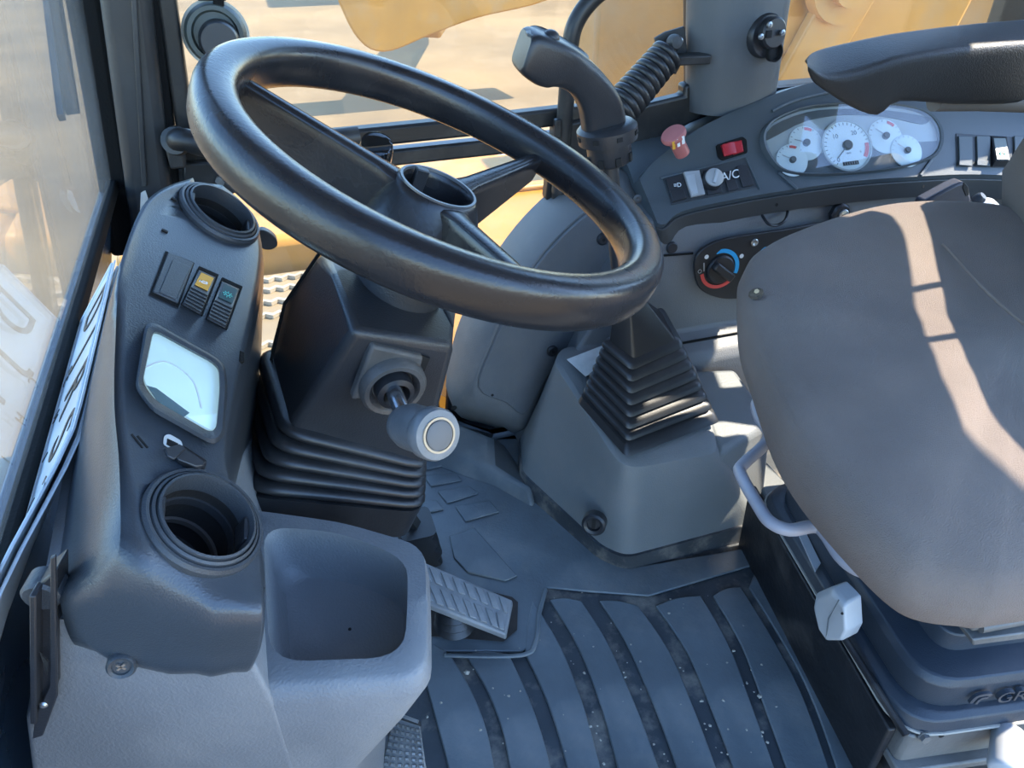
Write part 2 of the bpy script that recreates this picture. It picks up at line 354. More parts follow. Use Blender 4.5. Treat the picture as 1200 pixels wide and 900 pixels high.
# panes
wg = at(130, 215, x=-.25); wt = at(100, 0, y=1.36); sl_ = (wt.x+.25)/(wt.z-.60)
ws = struct(ob('window_1', prism([(-.25, -.1, .60), (-.25, 1.335, .60), (-.25+sl_*1.06, 1.39, 1.66), (-.25+sl_*1.06, -.1, 1.66)], (-.005, 0, 0)), M_WSG, flat=True))
gb = bar([(-.247, -.1, .603), (-.247, 1.335, .603)], .014, .018)
ob('gasket', gb, M_GASK, ws, bev=.003)
w2 = struct(ob('window_2', prism([(at(205, 180, y=YR+.01)), (at(812, 118, y=YR+.01)), V((.73, YR+.01, 1.66)), V((-.12+sl_*.8, YR+.01, 1.66))], (0, .005, 0)), M_SDG, flat=True))
w3 = struct(ob('window_3', prism([V((-.2, YR+.012, .06)), V((.27, YR+.012, .06))]+[V((p.x, YR+.012, p.z)) for p in wr[2:-5]]+[V((-.2, YR+.012, .655))], (0, .005, 0)), M_SDG, flat=True))
w4 = struct(ob('window_4', prism([V((.9, YR+.012, .66)), V((1.55, YR+.012, .66)), V((1.55, YR+.012, 1.66)), V((.9, YR+.012, 1.66))], (0, .005, 0)), M_SDG, flat=True))
# broad trim on the pillar behind the right door
pl = [(-1, 0), (-.7, -.55), (0, -.8), (.75, -.6), (1, 0), (1, .6), (-1, .6)]
def prr(cx, w_, z, y0=1.30): return rring([V((cx+a*w_/2, y0+b*.06, z)) for a, b in pl], .02, 3)
lo = (at(820, 118, y=1.27), at(921, 104, y=1.27)); hi = (at(822, 0, y=1.27), at(938, 0, y=1.27))
rg = []
for k, t in enumerate((-.18, -.1, 0, 1, 2, 4, 5.2)):
    a = lo[0].lerp(hi[0], t); b = lo[1].lerp(hi[1], t); wd = (b-a).length*(1, 1, 1, 1, 1, 1, 1)[k]
    if a.z > 1.66: a.z = 1.66
    rg.append(prr((a.x+b.x)/2, wd, a.z))
t3 = struct(ob('trim_3', loft(rg), M_TRIM2))
# accessory socket on the pillar trim
sk = thing('power_socket', at(897, 42, y=1.25), 'round black power socket with three screws on the grey pillar trim', 'socket')
n_ = V((.12, -.93, .1)).normalized(); c0 = at(897, 42, y=1.255); U_, W_, _ = frame(n_)
ob('base', lathe([(.037, -.01), (.037, .004), (.034, .008), (.001, .008)], c0, n_), M_BLK, sk)
ob('upper_body', lathe([(.026, .0), (.026, .014), (.023, .017), (.001, .017)], at(901, 38, y=1.25), n_), M_BLK, sk)
ob('mouth', lathe([(.016, .0), (.016, .010), (.0135, .011), (.0115, .004), (.001, .004)], at(905, 61, y=1.247), n_), M_HOLE, sk)
for p in ((901, 29), (891, 43), (916, 38)): ob('screw', lathe([(.005, 0), (.005, .004), (.002, .005), (.001, .003)], at(*p, y=1.232), n_, 12), M_STEEL, sk)
ob('slot', box(at(900, 40, y=1.231), U_, W_, n_, .006, .006, .004), M_HOLE, sk, bev=.001)

# ================================================================ OUTSIDE
GZ = -1.15
gr = ob('sandy_ground', prism([(-60, -60, GZ-.1), (80, -60, GZ-.1), (80, 120, GZ-.1), (-60, 120, GZ-.1)], (0, 0, .1)), M_SAND, flat=True)
struct(gr); gr['label'] = 'sunlit sandy ground outside the cab'; 
# yellow side tank with a step of gripping plate, beside the cab
tk = thing('fuel_tank', (0.2, 1.8, GZ+.5), 'yellow steel tank seen through the low side window', 'tank')
ob('tank_body', abox(.13, 1.0, 1.6, 3.1, -.45, .02), M_YEL, tk, bev=.03, seg=3)
ob('tank_front', abox(-.5, .125, 2.36, 3.1, -.45, .04), M_YEL, tk, bev=.03, seg=3)
ob('cap_plate', abox(.44, .62, 2.35, 2.75, .02, .05), M_TAN, tk, bev=.01)
ob('tank_rib', abox(-.33, .98, 2.55, 2.60, .02, .04), M_YEL, tk, bev=.008)
ob('filler_neck', lathe([(.05, 0), (.05, .04), (.06, .04), (.06, .07), (.001, .075)], (.60, 1.98, .02), (0, 0, 1)), M_YEL, tk)
stp = thing('step_plate', (-.15, 1.9, -.5), 'pale serrated steel step outside the low side window', 'step')
ob('tread', abox(-.45, .1, 1.55, 2.32, -.08, -.06), M_TAN, stp, bev=.004)
for yy in (1.72, 1.88, 2.04, 2.12, 2.20, 2.27):
    pts = []
    for k in range(27): pts.append((-.43+k*.02, yy+(.007 if k % 2 else -.007), -.053))
    ob('tread_rib', bar(pts, .014, .012), mat('step_pale', (.34, .29, .22), .7, .5, 60, .3, 12), stp)
ob('bracket', abox(-.4, .05, 1.6, 2.25, -.7, -.085), M_YEL, stp, bev=.01)
# another yellow machine parked beyond
ml = thing('wheel_loader', (1.5, 12.0, GZ), 'yellow wheel loader with lowered bucket beyond the side window', 'loader')
bkt = cr(PX([(380, -40), (415, 40), (450, 62), (505, 42), (560, 22), (640, 2), (720, -40)], y=8.0), 5)
ob('bucket', prism(bkt, (0, .5, .1)), M_YEL, ml, bev=.05)
ob('lift_arm', bar([bkt[15]+V((0, .3, .1)), (3.5, 11, .6), (4.5, 14.6, .9)], .3, .4), M_YEL, ml, bev=.03)
ob('body', abox(2.8, 7.5, 14.5, 17.0, GZ+.9, GZ+2.9), M_YEL, ml, bev=.08)
for x_ in (3.6, 6.6):
    ob('tyre', ringl([(.62, -.3), (.75, -.2), (.75, .2), (.62, .3), (.35, .25), (.35, -.25)], (x_, 14.4, GZ+.75), (0, 1, 0)), M_TYRE, ml)
    ob('rim', lathe([(.35, -.2), (.3, -.25), (.15, -.1), (.12, -.3), (.001, -.3)], (x_, 14.4, GZ+.75), (0, 1, 0)), M_YEL, ml)
bm_ = thing('boom_arm', (2.3, 3.0, GZ), 'yellow boom arm with pivot beside the rear side window', 'boom')
ob('arm', prism([(1.35, 2.6, GZ), (2.2, 2.6, GZ), (3.0, 2.6, 1.5), (2.2, 2.6, 1.7)], (0, .3, 0)), M_YEL, bm_, bev=.02)
ob('arm_plate', prism([(1.75, 2.55, .1), (1.95, 2.55, .05), (2.5, 2.55, 1.2), (2.3, 2.55, 1.3)], (0, .05, 0)), M_YEL, bm_, bev=.01)
ob('pivot', lathe([(.14, 0), (.14, .06), (.08, .06), (.08, .1), (.001, .1)], (2.05, 2.58, .66), (0, -1, 0)), M_YEL, bm_)
ob('counter_plate', abox(1.3, 3.6, 3.0, 3.2, GZ, .62), mat('ochre_paint', (.34, .165, .03), .5, .2, 40, .25, 2, dust=(.28, .2, .12), dscale=3, damt=.7), bm_, bev=.02)
# wiper outside the windscreen
wp = thing('windscreen_wiper', (-.4, 1.1, .9), 'slim black wiper arm resting outside the dusty front window', 'wiper')
qa, qb = at(52, -20, x=-.33), at(72, 138, x=-.30)
ob('arm', bar([qa+V((0, 0, .3)), qa, qb], .012, .01, (1, 0, 0)), M_FRAME, wp)
ob('blade', bar([qa+V((.012, .03, .02)), qb+V((.012, .03, 0))], .01, .02, (1, 0, 0)), M_GASK, wp)
# lorry far ahead through the windscreen
lr = thing('parked_truck', (-9, 7, GZ), 'pale truck with a red lamp seen hazily through the front window', 'truck')
ob('body', abox(-12, -9.0, 5.0, 12.0, GZ+.5, GZ+2.0), M_TAN, lr, bev=.05)
ob('cab', abox(-12, -8.8, 5.0, 14, GZ+1.6, GZ+2.3), mat('pale_panel', (.26, .22, .17), .6), lr, bev=.05)
ob('lamp', abox(-8.95, -8.8, 8.9, 9.6, GZ+1.45, GZ+1.75), M_REDP, lr, bev=.02)
# ================================================================ STEERING WHEEL
WC = V((.143, .634, .824)); WN = V((.385, -.123, .914)).normalized(); WR = .19
WU = (V((1, 0, 0))-WN*WN.x).normalized(); WV = WN.cross(WU)
def wp_(px, py, k=0): return onpl(px, py, WC-WN*k, WN)
sw = thing('steering_wheel', WC-WN*.09, 'large black three-spoke steering wheel with an open hub', 'steering wheel')
sec = []
for i in range(20):
    a = 2*math.pi*i/20; ca, sa = math.cos(a), math.sin(a); e = .72
    sec.append((math.copysign(abs(ca)**e, ca)*.0175, math.copysign(abs(sa)**e, sa)*.0205))
rings = []
for j in range(96):
    t = 2*math.pi*j/96; d = WU*math.cos(t)+WV*math.sin(t)
    rings.append([WC+d*(WR+a)+WN*(b-.002) for a, b in sec])
ob('rim', loft(rings+[rings[0]], False), M_WHEEL, sw, sharp=80)
HC = WC-WN*.022
hub_r = .036
def spoke(px, py, tw=.014):
    p = wp_(px, py, .002); d = (p-WC); d -= WN*d.dot(WN); d.normalize(); s = WN.cross(d)
    rg = []
    for t in (0, .15, .5, .85, 1.0):
        r = hub_r*.92+(WR-.010-hub_r*.92)*t
        top = -.022+.020*t; hgt = .072*(1-t)+.024*t+.004; hw = tw*.5+(.004 if t < .1 else 0)+.003*(1-t)
        c = WC+d*r
        prof = [(hw, top-.003), (hw*.8, top), (hw*.25, top+.0012), (-hw*.25, top+.0012), (-hw*.8, top), (-hw, top-.003), (-hw*.8, top-.012), (-hw*.55-.001*(1-t), top-hgt), (hw*.55+.001*(1-t), top-hgt), (hw*.8, top-.012)]
        rg.append([c+s*a+WN*b for a, b in prof])
    ob('spoke', loft(rg), M_WHEEL, sw, sharp=50)
spoke(287, 92); spoke(632, 182); spoke(628, 328)
ob('hub', lathe([(.058, -.078), (.060, -.07), (.058, -.05), (.047, -.02), (.0395, -.004), (.037, .002), (.0345, .003), (.0325, .001), (.031, -.004), (.030, -.026), (.001, -.026)], HC, WN, 40), M_WHEEL, sw, sharp=50)
ob('hub_ring', ringl([(.0352, .002), (.0352, .0045), (.0328, .0045), (.0322, .002)], HC, WN), mat('ring_grey', (.09, .095, .10), .3), sw)
ob('hub_floor', lathe([(.0295, -.0255), (.0295, -.0245), (.001, -.0245)], HC, WN), mat('hub_dark', (.010, .009, .016), .35), sw)
nc = HC-WN*.024-WU*.006-WV*.006
ob('washer', lathe([(.013, 0), (.013, .003), (.001, .003)], nc, WN, 24), M_STEEL, sw)
ob('nut', ringl([(.009, .003), (.009, .010), (.007, .011), (.005, .010), (.005, .003)], nc, WN, 24), M_STEEL, sw)
ob('clip', box(HC-WU*.012+WV*.018-WN*.006, WU, WV, WN, .006, .004, .014), M_BLK, sw, bev=.001)
# ================================================================ STEERING COLUMN
scol = thing('steering_column', (-.05, .69, .45), 'dark moulded steering column cowl above ribbed bellows', 'steering column')
A1 = at(385, 318, y=.635); A2 = at(541, 350, y=.655)
B1 = at(414, 388, y=.555); B2 = at(535, 406, y=.568)
C1 = at(341, 498, y=.600); C2 = at(499, 545, y=.587)
yv = WV
FB = .17
FL0 = at(316, 408, y=.752); FL1 = at(330, 352, y=.75); FL2 = at(376, 297, y=.735)
r0 = [C1, C2, C2+V((-.01, .175, .03)), FL0]
r1 = [B1, B2, B2+V((.0, .19, .03)), FL1]
r2 = [A1, A2, A2+V((-.01, .09, .02)), FL2]
ob('cowl', loft([[p-WN*.05 for p in r0], r0, r1, r2]), M_COWL, scol, bev=.013, seg=4, sharp=60)
# seam line between the two cowl halves
ob('seam', bar([FL0.lerp(C1, .18)+V((-.002, 0, 0)), FL1.lerp(B1, .12)+V((-.004, 0, 0)), FL2.lerp(A1, .1)+V((-.002, 0, .002))], .002, .003), M_GASK, scol)
# neck up to the wheel
ob('neck', lathe([(.050, -.20), (.045, -.16), (.040, -.09)], WC, WN, 32), M_COWL, scol)
# bellows
n1, n2 = C1+V((-.004, -.004, .003)), C2+V((.004, -.003, .003))
bL, bR = at(299, 580, y=.578), at(497, 598, y=.575)
fl0, fl1 = FL0+V((-.008, .004, .004)), at(284, 540, y=.72)
fr0, fr1 = r0[2]+V((.006, .006, .003)), bR+V((-.01, .19, .04))
rg = []
NF = 5
def lev(t, o):
    P = [n1.lerp(bL, t), n2.lerp(bR, t), fr0.lerp(fr1, t), fl0.lerp(fl1, t)]
    c = (P[0]+P[1]+P[2]+P[3])/4
    P = [p+(p-c).normalized()*o for p in P]
    return rring(P, .028, 5)
for i in range(NF):
    t = i/NF; h = 1/NF
    for tt, o in ((0, -.012), (.10, -.001), (.25, .004), (.55, .005), (.74, .003), (.82, -.003), (.86, -.012)):
        rg.append(lev(t+h*tt, o+.004*t))
base = lev(1, .006); low = [p-WN*.042 for p in base]
rg += [lev(1.0, -.008), lev(1.01, .006), [p-WN*.010 for p in base], low]
ob('bellows', loft(rg), M_RUB, scol, sharp=55)
# ================================================================ INDICATOR STALK
st = thing('indicator_stalk', at(458, 447, y=.56), 'grey barrel-ended indicator stalk on the near side of the column', 'stalk')
fn = ((C2-B1).cross(B2-B1)).normalized()
if fn.y > 0: fn = -fn
p0 = onpl(458, 447, B1, fn)
su = (B2-B1).normalized(); sv = fn.cross(su)
ob('mount_plate', quadbox([onpl(*p, B1+fn*.004, fn) for p in ((436, 405), (497, 419), (487, 458), (412, 470))], -fn*.012), mat('mount_dusty', (.07, .068, .066), .55, .3, 300, .3, 30, dust=(.2, .18, .16), dscale=20, damt=.8), st, bev=.003)
ob('socket_gap', quadbox([onpl(*p, B1+fn*.001, fn) for p in ((494, 417), (504, 420), (494, 443), (488, 444))], -fn*.002), M_HOLE, st)
ob('collar', ringl([(.030, -.002), (.030, .006), (.027, .010), (.023, .010), (.020, .006), (.018, -.002)], p0+fn*.004, fn), MATS['mount_dusty'], st)
ob('collar_inner', ringl([(.0175, 0), (.0165, .012), (.012, .014), (.010, .010), (.010, 0)], p0+fn*.006, fn), M_BLK, st)
q0 = p0+fn*.006; q1 = at(466, 470, y=.53); q2 = at(479, 499, y=.505); q3 = at(517, 511, y=.462)
ob('stem', tube(cr([q0, q1, q2], 6), .0075, 14), M_CHROME, st)
kd = (q3-q2).normalized(); L = (q3-q2).length
kn = ob('barrel', lathe([(.004, -.017), (.012, -.0145), (.0165, -.008), (.0195, .004), (.0195, L*.62), (.0205, L*.64), (.0215, L*.68), (.0215, L*.86), (.020, L*.92), (.0135, L*.93), (.001, L*.93)], q2, kd, 36), M_KNOBG, st)
ob('worn_ring', ringl([(.0145, 0), (.0145, .0014), (.0128, .0014), (.0128, 0)], q2+kd*L*.93, kd), mat('worn_brass', (.50, .36, .22), .4), kn)
ob('end_button', lathe([(.0118, -.001), (.0118, .0016), (.0105, .0026), (.001, .0028)], q2+kd*L*.93, kd), mat('button_grey', (.15, .14, .13), .65, spec=.3), kn)
# second stalk behind the wheel hub
wk = thing('wiper_stalk', at(435, 240, y=.70), 'smoked wiper stalk knob standing behind the wheel hub', 'stalk')
k0, k1 = at(440, 182, y=.74), at(424, 240, y=.70)
ob('knob', lathe([(.001, -.020), (.010, -.0195), (.0150, -.016), (.016, -.010), (.016, .004), (.013, .016), (.001, .017)], k0, (V((.1, -.5, .85))).normalized() * -1, 28), M_SMOKE, wk)
ob('stem', tube(cr([k0, k0.lerp(k1, .6), k1, WC-WN*.13+WV*.04], 5), .006), M_BLK, wk)
ob('switch_body', box(k1+V((0, .0, -.006)), V((1, 0, 0)), V((0, 1, 0)), V((0, 0, 1)), .012, .012, .016), M_COWL, wk, bev=.004)
# ================================================================ FRONT CONSOLE
fc = thing('front_console', (-.12, .55, .55), 'blue-black dash pod with two round vents under the front window', 'dashboard')
LV = at(238, 612, d=.50); UV_ = at(257, 252, d=.745)
AX = (UV_-LV).normalized()
ne = V((.611, -.354, .74)); NFC = (ne-AX*ne.dot(AX)).normalized(); WX = AX.cross(NFC).normalized()   # WX: across, to the driver
if WX.x < 0: WX = -WX
def fp(px, py, off=0): return onpl(px, py, LV+NFC*off, NFC)
PNn = V((-.243, -.97, 0)).normalized(); PNp = V((-.075, .367, .5))
def pn(px, py, off=0): return onpl(px, py, PNp+PNn*off, PNn)
S = []
def sect(L_, r_, l_, f_, kind='p', yv=None):
    if kind == 'p':
        a = L_; rd = fp(*r_, .004); fl = fp(*l_, .000); fr = fp(*f_, .0); fm = fl.lerp(fr, .5)
    else:
        a = L_; rd = pn(*r_, yv-.006); fl = pn(*l_, yv); fr = pn(*f_, yv-.004); fm = fl.lerp(fr, .5)+PNn*.003
    bl = V((max(a.x-.01, -.232), a.y+.03, .50)); br = fr+V((-.03, .05, -.16)); rm = fr+V((-.004, .012, -.022))
    if kind == 'e': bl = a+V((.004, .06, -.03)); br = fr+V((-.02, .08, -.03)); rm = fr+V((-.006, .04, -.012))
    nn_ = NFC if kind == 'p' else (NFC+PNn).normalized()
    fa = fl.lerp(fr, .93); fb = fr-nn_*(.004 if kind == 'p' else .006); fc_ = fr-nn_*.014+(fr-fl).normalized()*.0015
    return [bl, a.lerp(bl, .3), a, a.lerp(rd, .6)+V((0, 0, .004)), rd, fl, fl.lerp(fr, .3), fm, fl.lerp(fr, .75), fa, fb, fc_, rm, br]
S = [sect(fp(226, 213, -.01), (228, 213), (236, 214), (262, 217)),
     sect(fp(187, 228, -.006), (190, 227), (203, 231), (296, 246)),
     sect(fp(160, 257, -.006), (166, 255), (179, 259), (310, 293)),
     sect(fp(134, 332, -.01), (141, 331), (152, 336), (300, 366)),
     sect(at(112, 425, x=-.172), (135, 405), (147, 412), (282, 446)),
     sect(at(94, 510, x=-.182), (134, 475), (149, 482), (269, 520)),
     sect(at(83, 566, x=-.187), (139, 535), (155, 545), (278, 572)),
     sect(at(75, 620, x=-.19), (141, 590), (168, 597), (305, 624)),
     sect(at(69, 662, x=-.188), (140, 640), (178, 655), (312, 676)),
     sect(pn(70, 700, .004), (128, 692), (190, 712), (313, 722), 'e', .022),
     sect(pn(77, 735, .004), (104, 745), (198, 765), (308, 760), 'e', .016),
     sect(pn(86, 754, .004), (130, 774), (200, 789), (297, 786), 'e', .011),
     sect(pn(90, 756, -.012), (133, 774), (201, 788), (294, 785), 'e', -.012)]
SS = []
for k in range(len(S[0])):
    SS.append(cr([s[k] for s in S], 5))
rings = [[SS[k][i] for k in range(len(SS))] for i in range(len(SS[0]))]
shell = ob('shell', loft(rings), M_CON, fc, sharp=70)
shell.data.materials.append(M_HOLE)
VR = .034
VS = .84
for c in (LV, UV_): cut(shell, lathe([(VR, -.06), (VR, .05)], c, NFC, 40))
ss = shell.modifiers.new('wn', 'WEIGHTED_NORMAL'); 
def vent(c, par):
    vt = ob('vent', ringl([(.0485*VS, -.003), (.0485*VS, .003), (.0465*VS, .0055), (.044*VS, .0055), (.0432*VS, .0035), (.0425*VS, .0065), (.0405*VS, .0075), (.0395*VS, .005), (.0388*VS, .009), (.0368*VS, .0095), (.0355*VS, .006), (.0352*VS, -.006), (.0395*VS, -.006), (.0398*VS, -.003)], c, NFC, 48), M_FACE, par, sharp=30)
    ob('inner_ring', ringl([(.0352*VS, -.020), (.0352*VS, -.014), (.033*VS, -.014), (.0325*VS, -.020)], c, NFC, 48), M_BLK, vt)
    ob('duct', loft([circ(c-NFC*.005, NFC, .0355*VS, 40), circ(c-NFC*.055, NFC, .033*VS, 40), circ(c-NFC*.056, NFC, .002, 40)], False), mat('duct_dark', (.010, .009, .009), .6, .3, 200), vt)
    ob('deep_ring', ringl([(.0335*VS, -.040), (.0335*VS, -.036), (.0305*VS, -.036), (.0305*VS, -.040)], c, NFC, 48), mat('ring_brown', (.05, .042, .038), .5), vt)
    for s in (-1, 1):
        ob('pivot_tab', box(c+WX*(s*.0335*VS)-NFC*.002, AX, WX, NFC, .009, .0018, .007), M_BLK, vt, bev=.001)
    return vt
vent(LV, fc); vent(UV_, fc)
# small holes in the face
for p in ((204, 234), (193, 271)): ob('hole', box(fp(*p, .0005), AX, WX, NFC, .0013, .0025, .001), M_HOLE, fc)
# blank and two rocker switches
def fquad(pts, off): return [fp(p[0], p[1], off) for p in pts]
bl = ob('switch_blank', prism(fquad([(196, 297), (226, 310), (208, 357), (178, 343)], .0), NFC*.0022), M_FACE, fc, bev=.0008)
ob('outline', loft([fquad([(194, 294), (228, 308), (209, 361), (175, 345)], -.001), fquad([(194, 294), (228, 308), (209, 361), (175, 345)], .0008)]), M_GASK, fc)
ob('inner_panel', prism(fquad([(202, 305), (223, 314), (206, 352), (186, 343)], .002), NFC*.0012), M_FACE, bl, bev=.0005)
def rocker(q, sym, sm, par):
    tl, tr, br_, b_l = [V((p[0], p[1], 0)) for p in q]
    ob('bezel', prism(fquad(q, -.001), NFC*.0025), M_GASK, par)
    f = lambda u, v, o: fp(*(tl.lerp(tr, u).lerp(b_l.lerp(br_, u), v))[:2], o)
    rk = ob('rocker_switch', loft([[f(.05, .03, .001), f(.95, .03, .001), f(.95, .97, .001), f(.05, .97, .001)], [f(.08, .05, .008), f(.92, .05, .008), f(.92, .45, .005), f(.08, .45, .005)]]) if False else
            join(loft([[f(.05, .03, .001), f(.95, .03, .001), f(.95, .46, .001), f(.05, .46, .001)], [f(.08, .05, .0050), f(.92, .05, .0050), f(.92, .46, .0035), f(.08, .46, .0035)]]),
                 loft([[f(.05, .46, .001), f(.95, .46, .001), f(.95, .97, .001), f(.05, .97, .001)], [f(.08, .46, .0035), f(.92, .46, .0035), f(.92, .95, .0085), f(.08, .95, .0085)]])), M_BLK, par, bev=.0006)
    for k in range(6):
        v = .50+k*.08; o = .0036+(v-.46)/.49*.005
        ob('grip_rib', bar([f(.10, v, o), f(.90, v, o)], .0012, .0020, NFC), M_BLK, rk)
    pd = ob('symbol_tile', prism([f(.22, .08, .0045), f(.86, .08, .0045), f(.82, .40, .0036), f(.18, .40, .0036)], NFC*.0009), sm, rk, bev=.0003)
    c = f(.52, .25, .0056); xd = (f(.9, .25, .0056)-f(.1, .25, .0056)).normalized(); yd = (f(.5, .05, .0056)-f(.5, .45, .0056)).normalized()
    if sym == 'sun':
        ob('symbol', join(ringl([(.0022, 0), (.0022, .0003), (.0016, .0003), (.0016, 0)], c, NFC, 20),
                          *[bar([c+(xd*math.cos(a)+yd*math.sin(a))*.0029, c+(xd*math.cos(a)+yd*math.sin(a))*.0042], .0006, .0005, NFC) for a in [k*math.pi/4 for k in range(8)]]), M_GPRINT, pd)
    else:
        ob('symbol', join(bar([c-xd*.0025-yd*.001, c-xd*.001+yd*.0012, c+xd*.002+yd*.0012, c+xd*.003-yd*.0006, c-xd*.0005-yd*.0016, c-xd*.0025-yd*.001], .0006, .0005, NFC), bar([c+xd*.002+yd*.0022, c+xd*.003+yd*.0005], .0006, .0005, NFC), bar([c-xd*.0035+yd*.0005, c-xd*.0035-yd*.002], .0006, .0005, NFC)), M_WPRINT, pd)
rocker([(232, 314), (255, 324), (236, 372), (211, 358)], 'beacon', M_ORNG, fc)
rocker([(259, 327), (283, 338), (265, 388), (240, 375)], 'sun', mat('teal_tile', (.03, .07, .075), .5), fc)
# monitor
OUT = [(170, 380), (180, 377), (252, 418), (264, 428), (267, 455), (263, 512), (250, 522), (178, 482), (158, 455)]
INN = [(179, 389), (186, 389), (250, 424), (257, 432), (258, 455), (254, 500), (247, 507), (180, 468), (167, 447)]
SCR = [(178, 392), (184, 391), (248, 426), (256, 434), (257, 455), (253, 503), (248, 508), (183, 470), (166, 448)]
mo = ob('monitor', join(loft([rring(fquad(OUT, -.004), .006), rring(fquad(OUT, .010), .006), rring(fquad([(p[0]+(q[0]-p[0])*.35, p[1]+(q[1]-p[1])*.35) for p, q in zip(OUT, INN)], .013), .006), rring(fquad(INN, .012), .006), rring(fquad(SCR, .005), .006)], False)), M_FACE, fc, sharp=50)
ob('screen', prism(rring(fquad(SCR, .004), .006), NFC*.0022), M_SCRGLOW, mo, sharp=20)
ob('screen_arc', bar(cr(fquad([(171, 430), (195, 424), (225, 445), (236, 478)], .0066), 6), .0012, .0004, NFC), M_WPRINT, mo)
ob('screen_foot', prism(fquad([(172, 452), (183, 455), (222, 484), (215, 489), (184, 470)], .0063), NFC*.0003), mat('screen_grey', (.10, .17, .19), .2), mo)
ob('glass', prism(rring(fquad([(p[0]*.99+2.1, p[1]*.99+4.5) for p in INN], .0105), .006), NFC*.0008), M_LENS, mo)
# sticker, clip and slits under the monitor
stk = ob('sticker', prism(rring(fquad([(192, 511), (198, 509), (212, 517), (214, 524), (206, 530), (191, 521)], .0006), .002), NFC*.0006), M_DECAL, fc)
ob('sticker_print', prism(fquad([(196, 514), (209, 520), (206, 527), (195, 521)], .0013), NFC*.0003), M_INK, stk)
cl_ = ob('clip', loft([fquad([(200, 528), (214, 521), (243, 540), (240, 552), (232, 556), (207, 543)], .0), fquad([(203, 531), (214, 523), (241, 541), (238, 546), (230, 547), (209, 539)], .009)]), M_BLK, fc, bev=.001)
ob('clip_tongue', prism(fquad([(192, 527), (209, 522), (217, 527), (203, 540), (195, 536)], .009), NFC*.002), M_BLK, cl_, bev=.0006)
for a, b in (((154, 509), (167, 525)), ((161, 511), (173, 525))): ob('slit', bar([fp(*a, .0002), fp(*b, .0002)], .0012, .001, NFC), M_HOLE, fc)
ob('edge_catch', box(fp(281, 421, -.004), AX, WX, NFC, .006, .002, .004), M_GASK, fc, bev=.0005)
# seam round the pod and screw cap at its foot
sc0 = pn(143, 778, .012)
sp_ = ob('screw_cap', lathe([(.0095, -.004), (.0095, .003), (.008, .005), (.006, .004), (.0055, .0025), (.001, .0025)], sc0, (0, -.97, .25), 28), M_FACE, fc)
ob('cross_recess', join(box(sc0+V((0, -.003, .0012)), V((.8, 0, .6)), V((-.6, 0, .8)), V((0, -1, 0)), .0035, .0008, .0008), box(sc0+V((0, -.003, .0012)), V((-.6, 0, .8)), V((.8, 0, .6)), V((0, -1, 0)), .0035, .0008, .0008)), M_STEEL, sp_)
# ================================================================ GREY STORAGE CONSOLE
sg = thing('storage_console', (-.08, .45, .2), 'light grey moulded floor console with an open storage tray', 'console')
pe = lambda z, xl, xr, r=.005: rring([PNp+V((xl+.075, -(xl+.075)*.25, z-.5)), PNp+V((xr+.075, -(xr+.075)*.25, z-.5)), V((xr, .72, z)), V((xl-.01, .72, z))], r)
ob('pedestal', loft([pe(.1, -.30, -.066), pe(.45, -.262, -.066), pe(.53, -.240, -.066), pe(.585, -.208, -.072), pe(.64, -.196, -.11)]), M_GREY, sg, sharp=50)
TZ = .548
to = PX([(285, 596), (400, 612), (497, 640), (500, 700), (498, 786), (290, 800)], z=TZ)
ti = PX([(308, 616), (400, 624), (477, 655), (478, 700), (474, 770), (316, 776)], z=TZ)
tb = [p*1.0 for p in ti]; tc = sum(tb, V((0, 0, 0)))/6
bot = [V((tc.x+(p.x-tc.x)*.86, tc.y+(p.y-tc.y)*.86, TZ-.055)) for p in ti]
mid = [V((tc.x+(p.x-tc.x)*.95, tc.y+(p.y-tc.y)*.95, TZ-.04)) for p in ti]
def R(P, r): return rring(P, r, 5)
oc = [V((tc.x+(p.x-tc.x)*1.04, tc.y+(p.y-tc.y)*1.04, TZ-.018)) for p in to]
o2 = [V((p.x, p.y, TZ-.06)) for p in oc]
o2[2].x -= .006; o2[3].x -= .010; o2[4].x -= .022; o2[4].y += .004
o3 = [V((p.x, p.y, TZ-.14)) for p in oc]; o3[2].x -= .04; o3[3].x -= .05; o3[4].x -= .075; o3[4].y += .01
o4 = [V((p.x, p.y+.02, .1)) for p in o3]; o4[3].x -= .06; o4[4].x -= .06; o4[2].x -= .04
for o_ in (oc, o2, o3, o4):
    o_[5] = V((-.16, .367+.085*.25+.0008, o_[5].z)); o_[4] = V((o_[4].x, .367-(o_[4].x+.075)*.25+.0008, o_[4].z)); o_[0].x = -.16
ob('tray', loft([R(o4, .03), R(o3, .03), R(o2, .03), R(oc, .025), R([a.lerp(b, .5)+V((0, 0, .006)) for a, b in zip(oc, to)], .024), R(to, .022), R(ti, .028), R([V((p.x, p.y, TZ-.008)) for p in [q.lerp(V((tc.x, tc.y, TZ)), .02) for q in ti]], .028), R(mid, .03), R(bot, .03)]), M_GREY, sg, sharp=65)
ob('tray_hole', lathe([(.0015, 0), (.0015, .0006), (.0001, .0006)], at(410, 738, z=TZ-.055)+V((0, 0, .0005)), (0, 0, 1), 10), M_HOLE, sg)
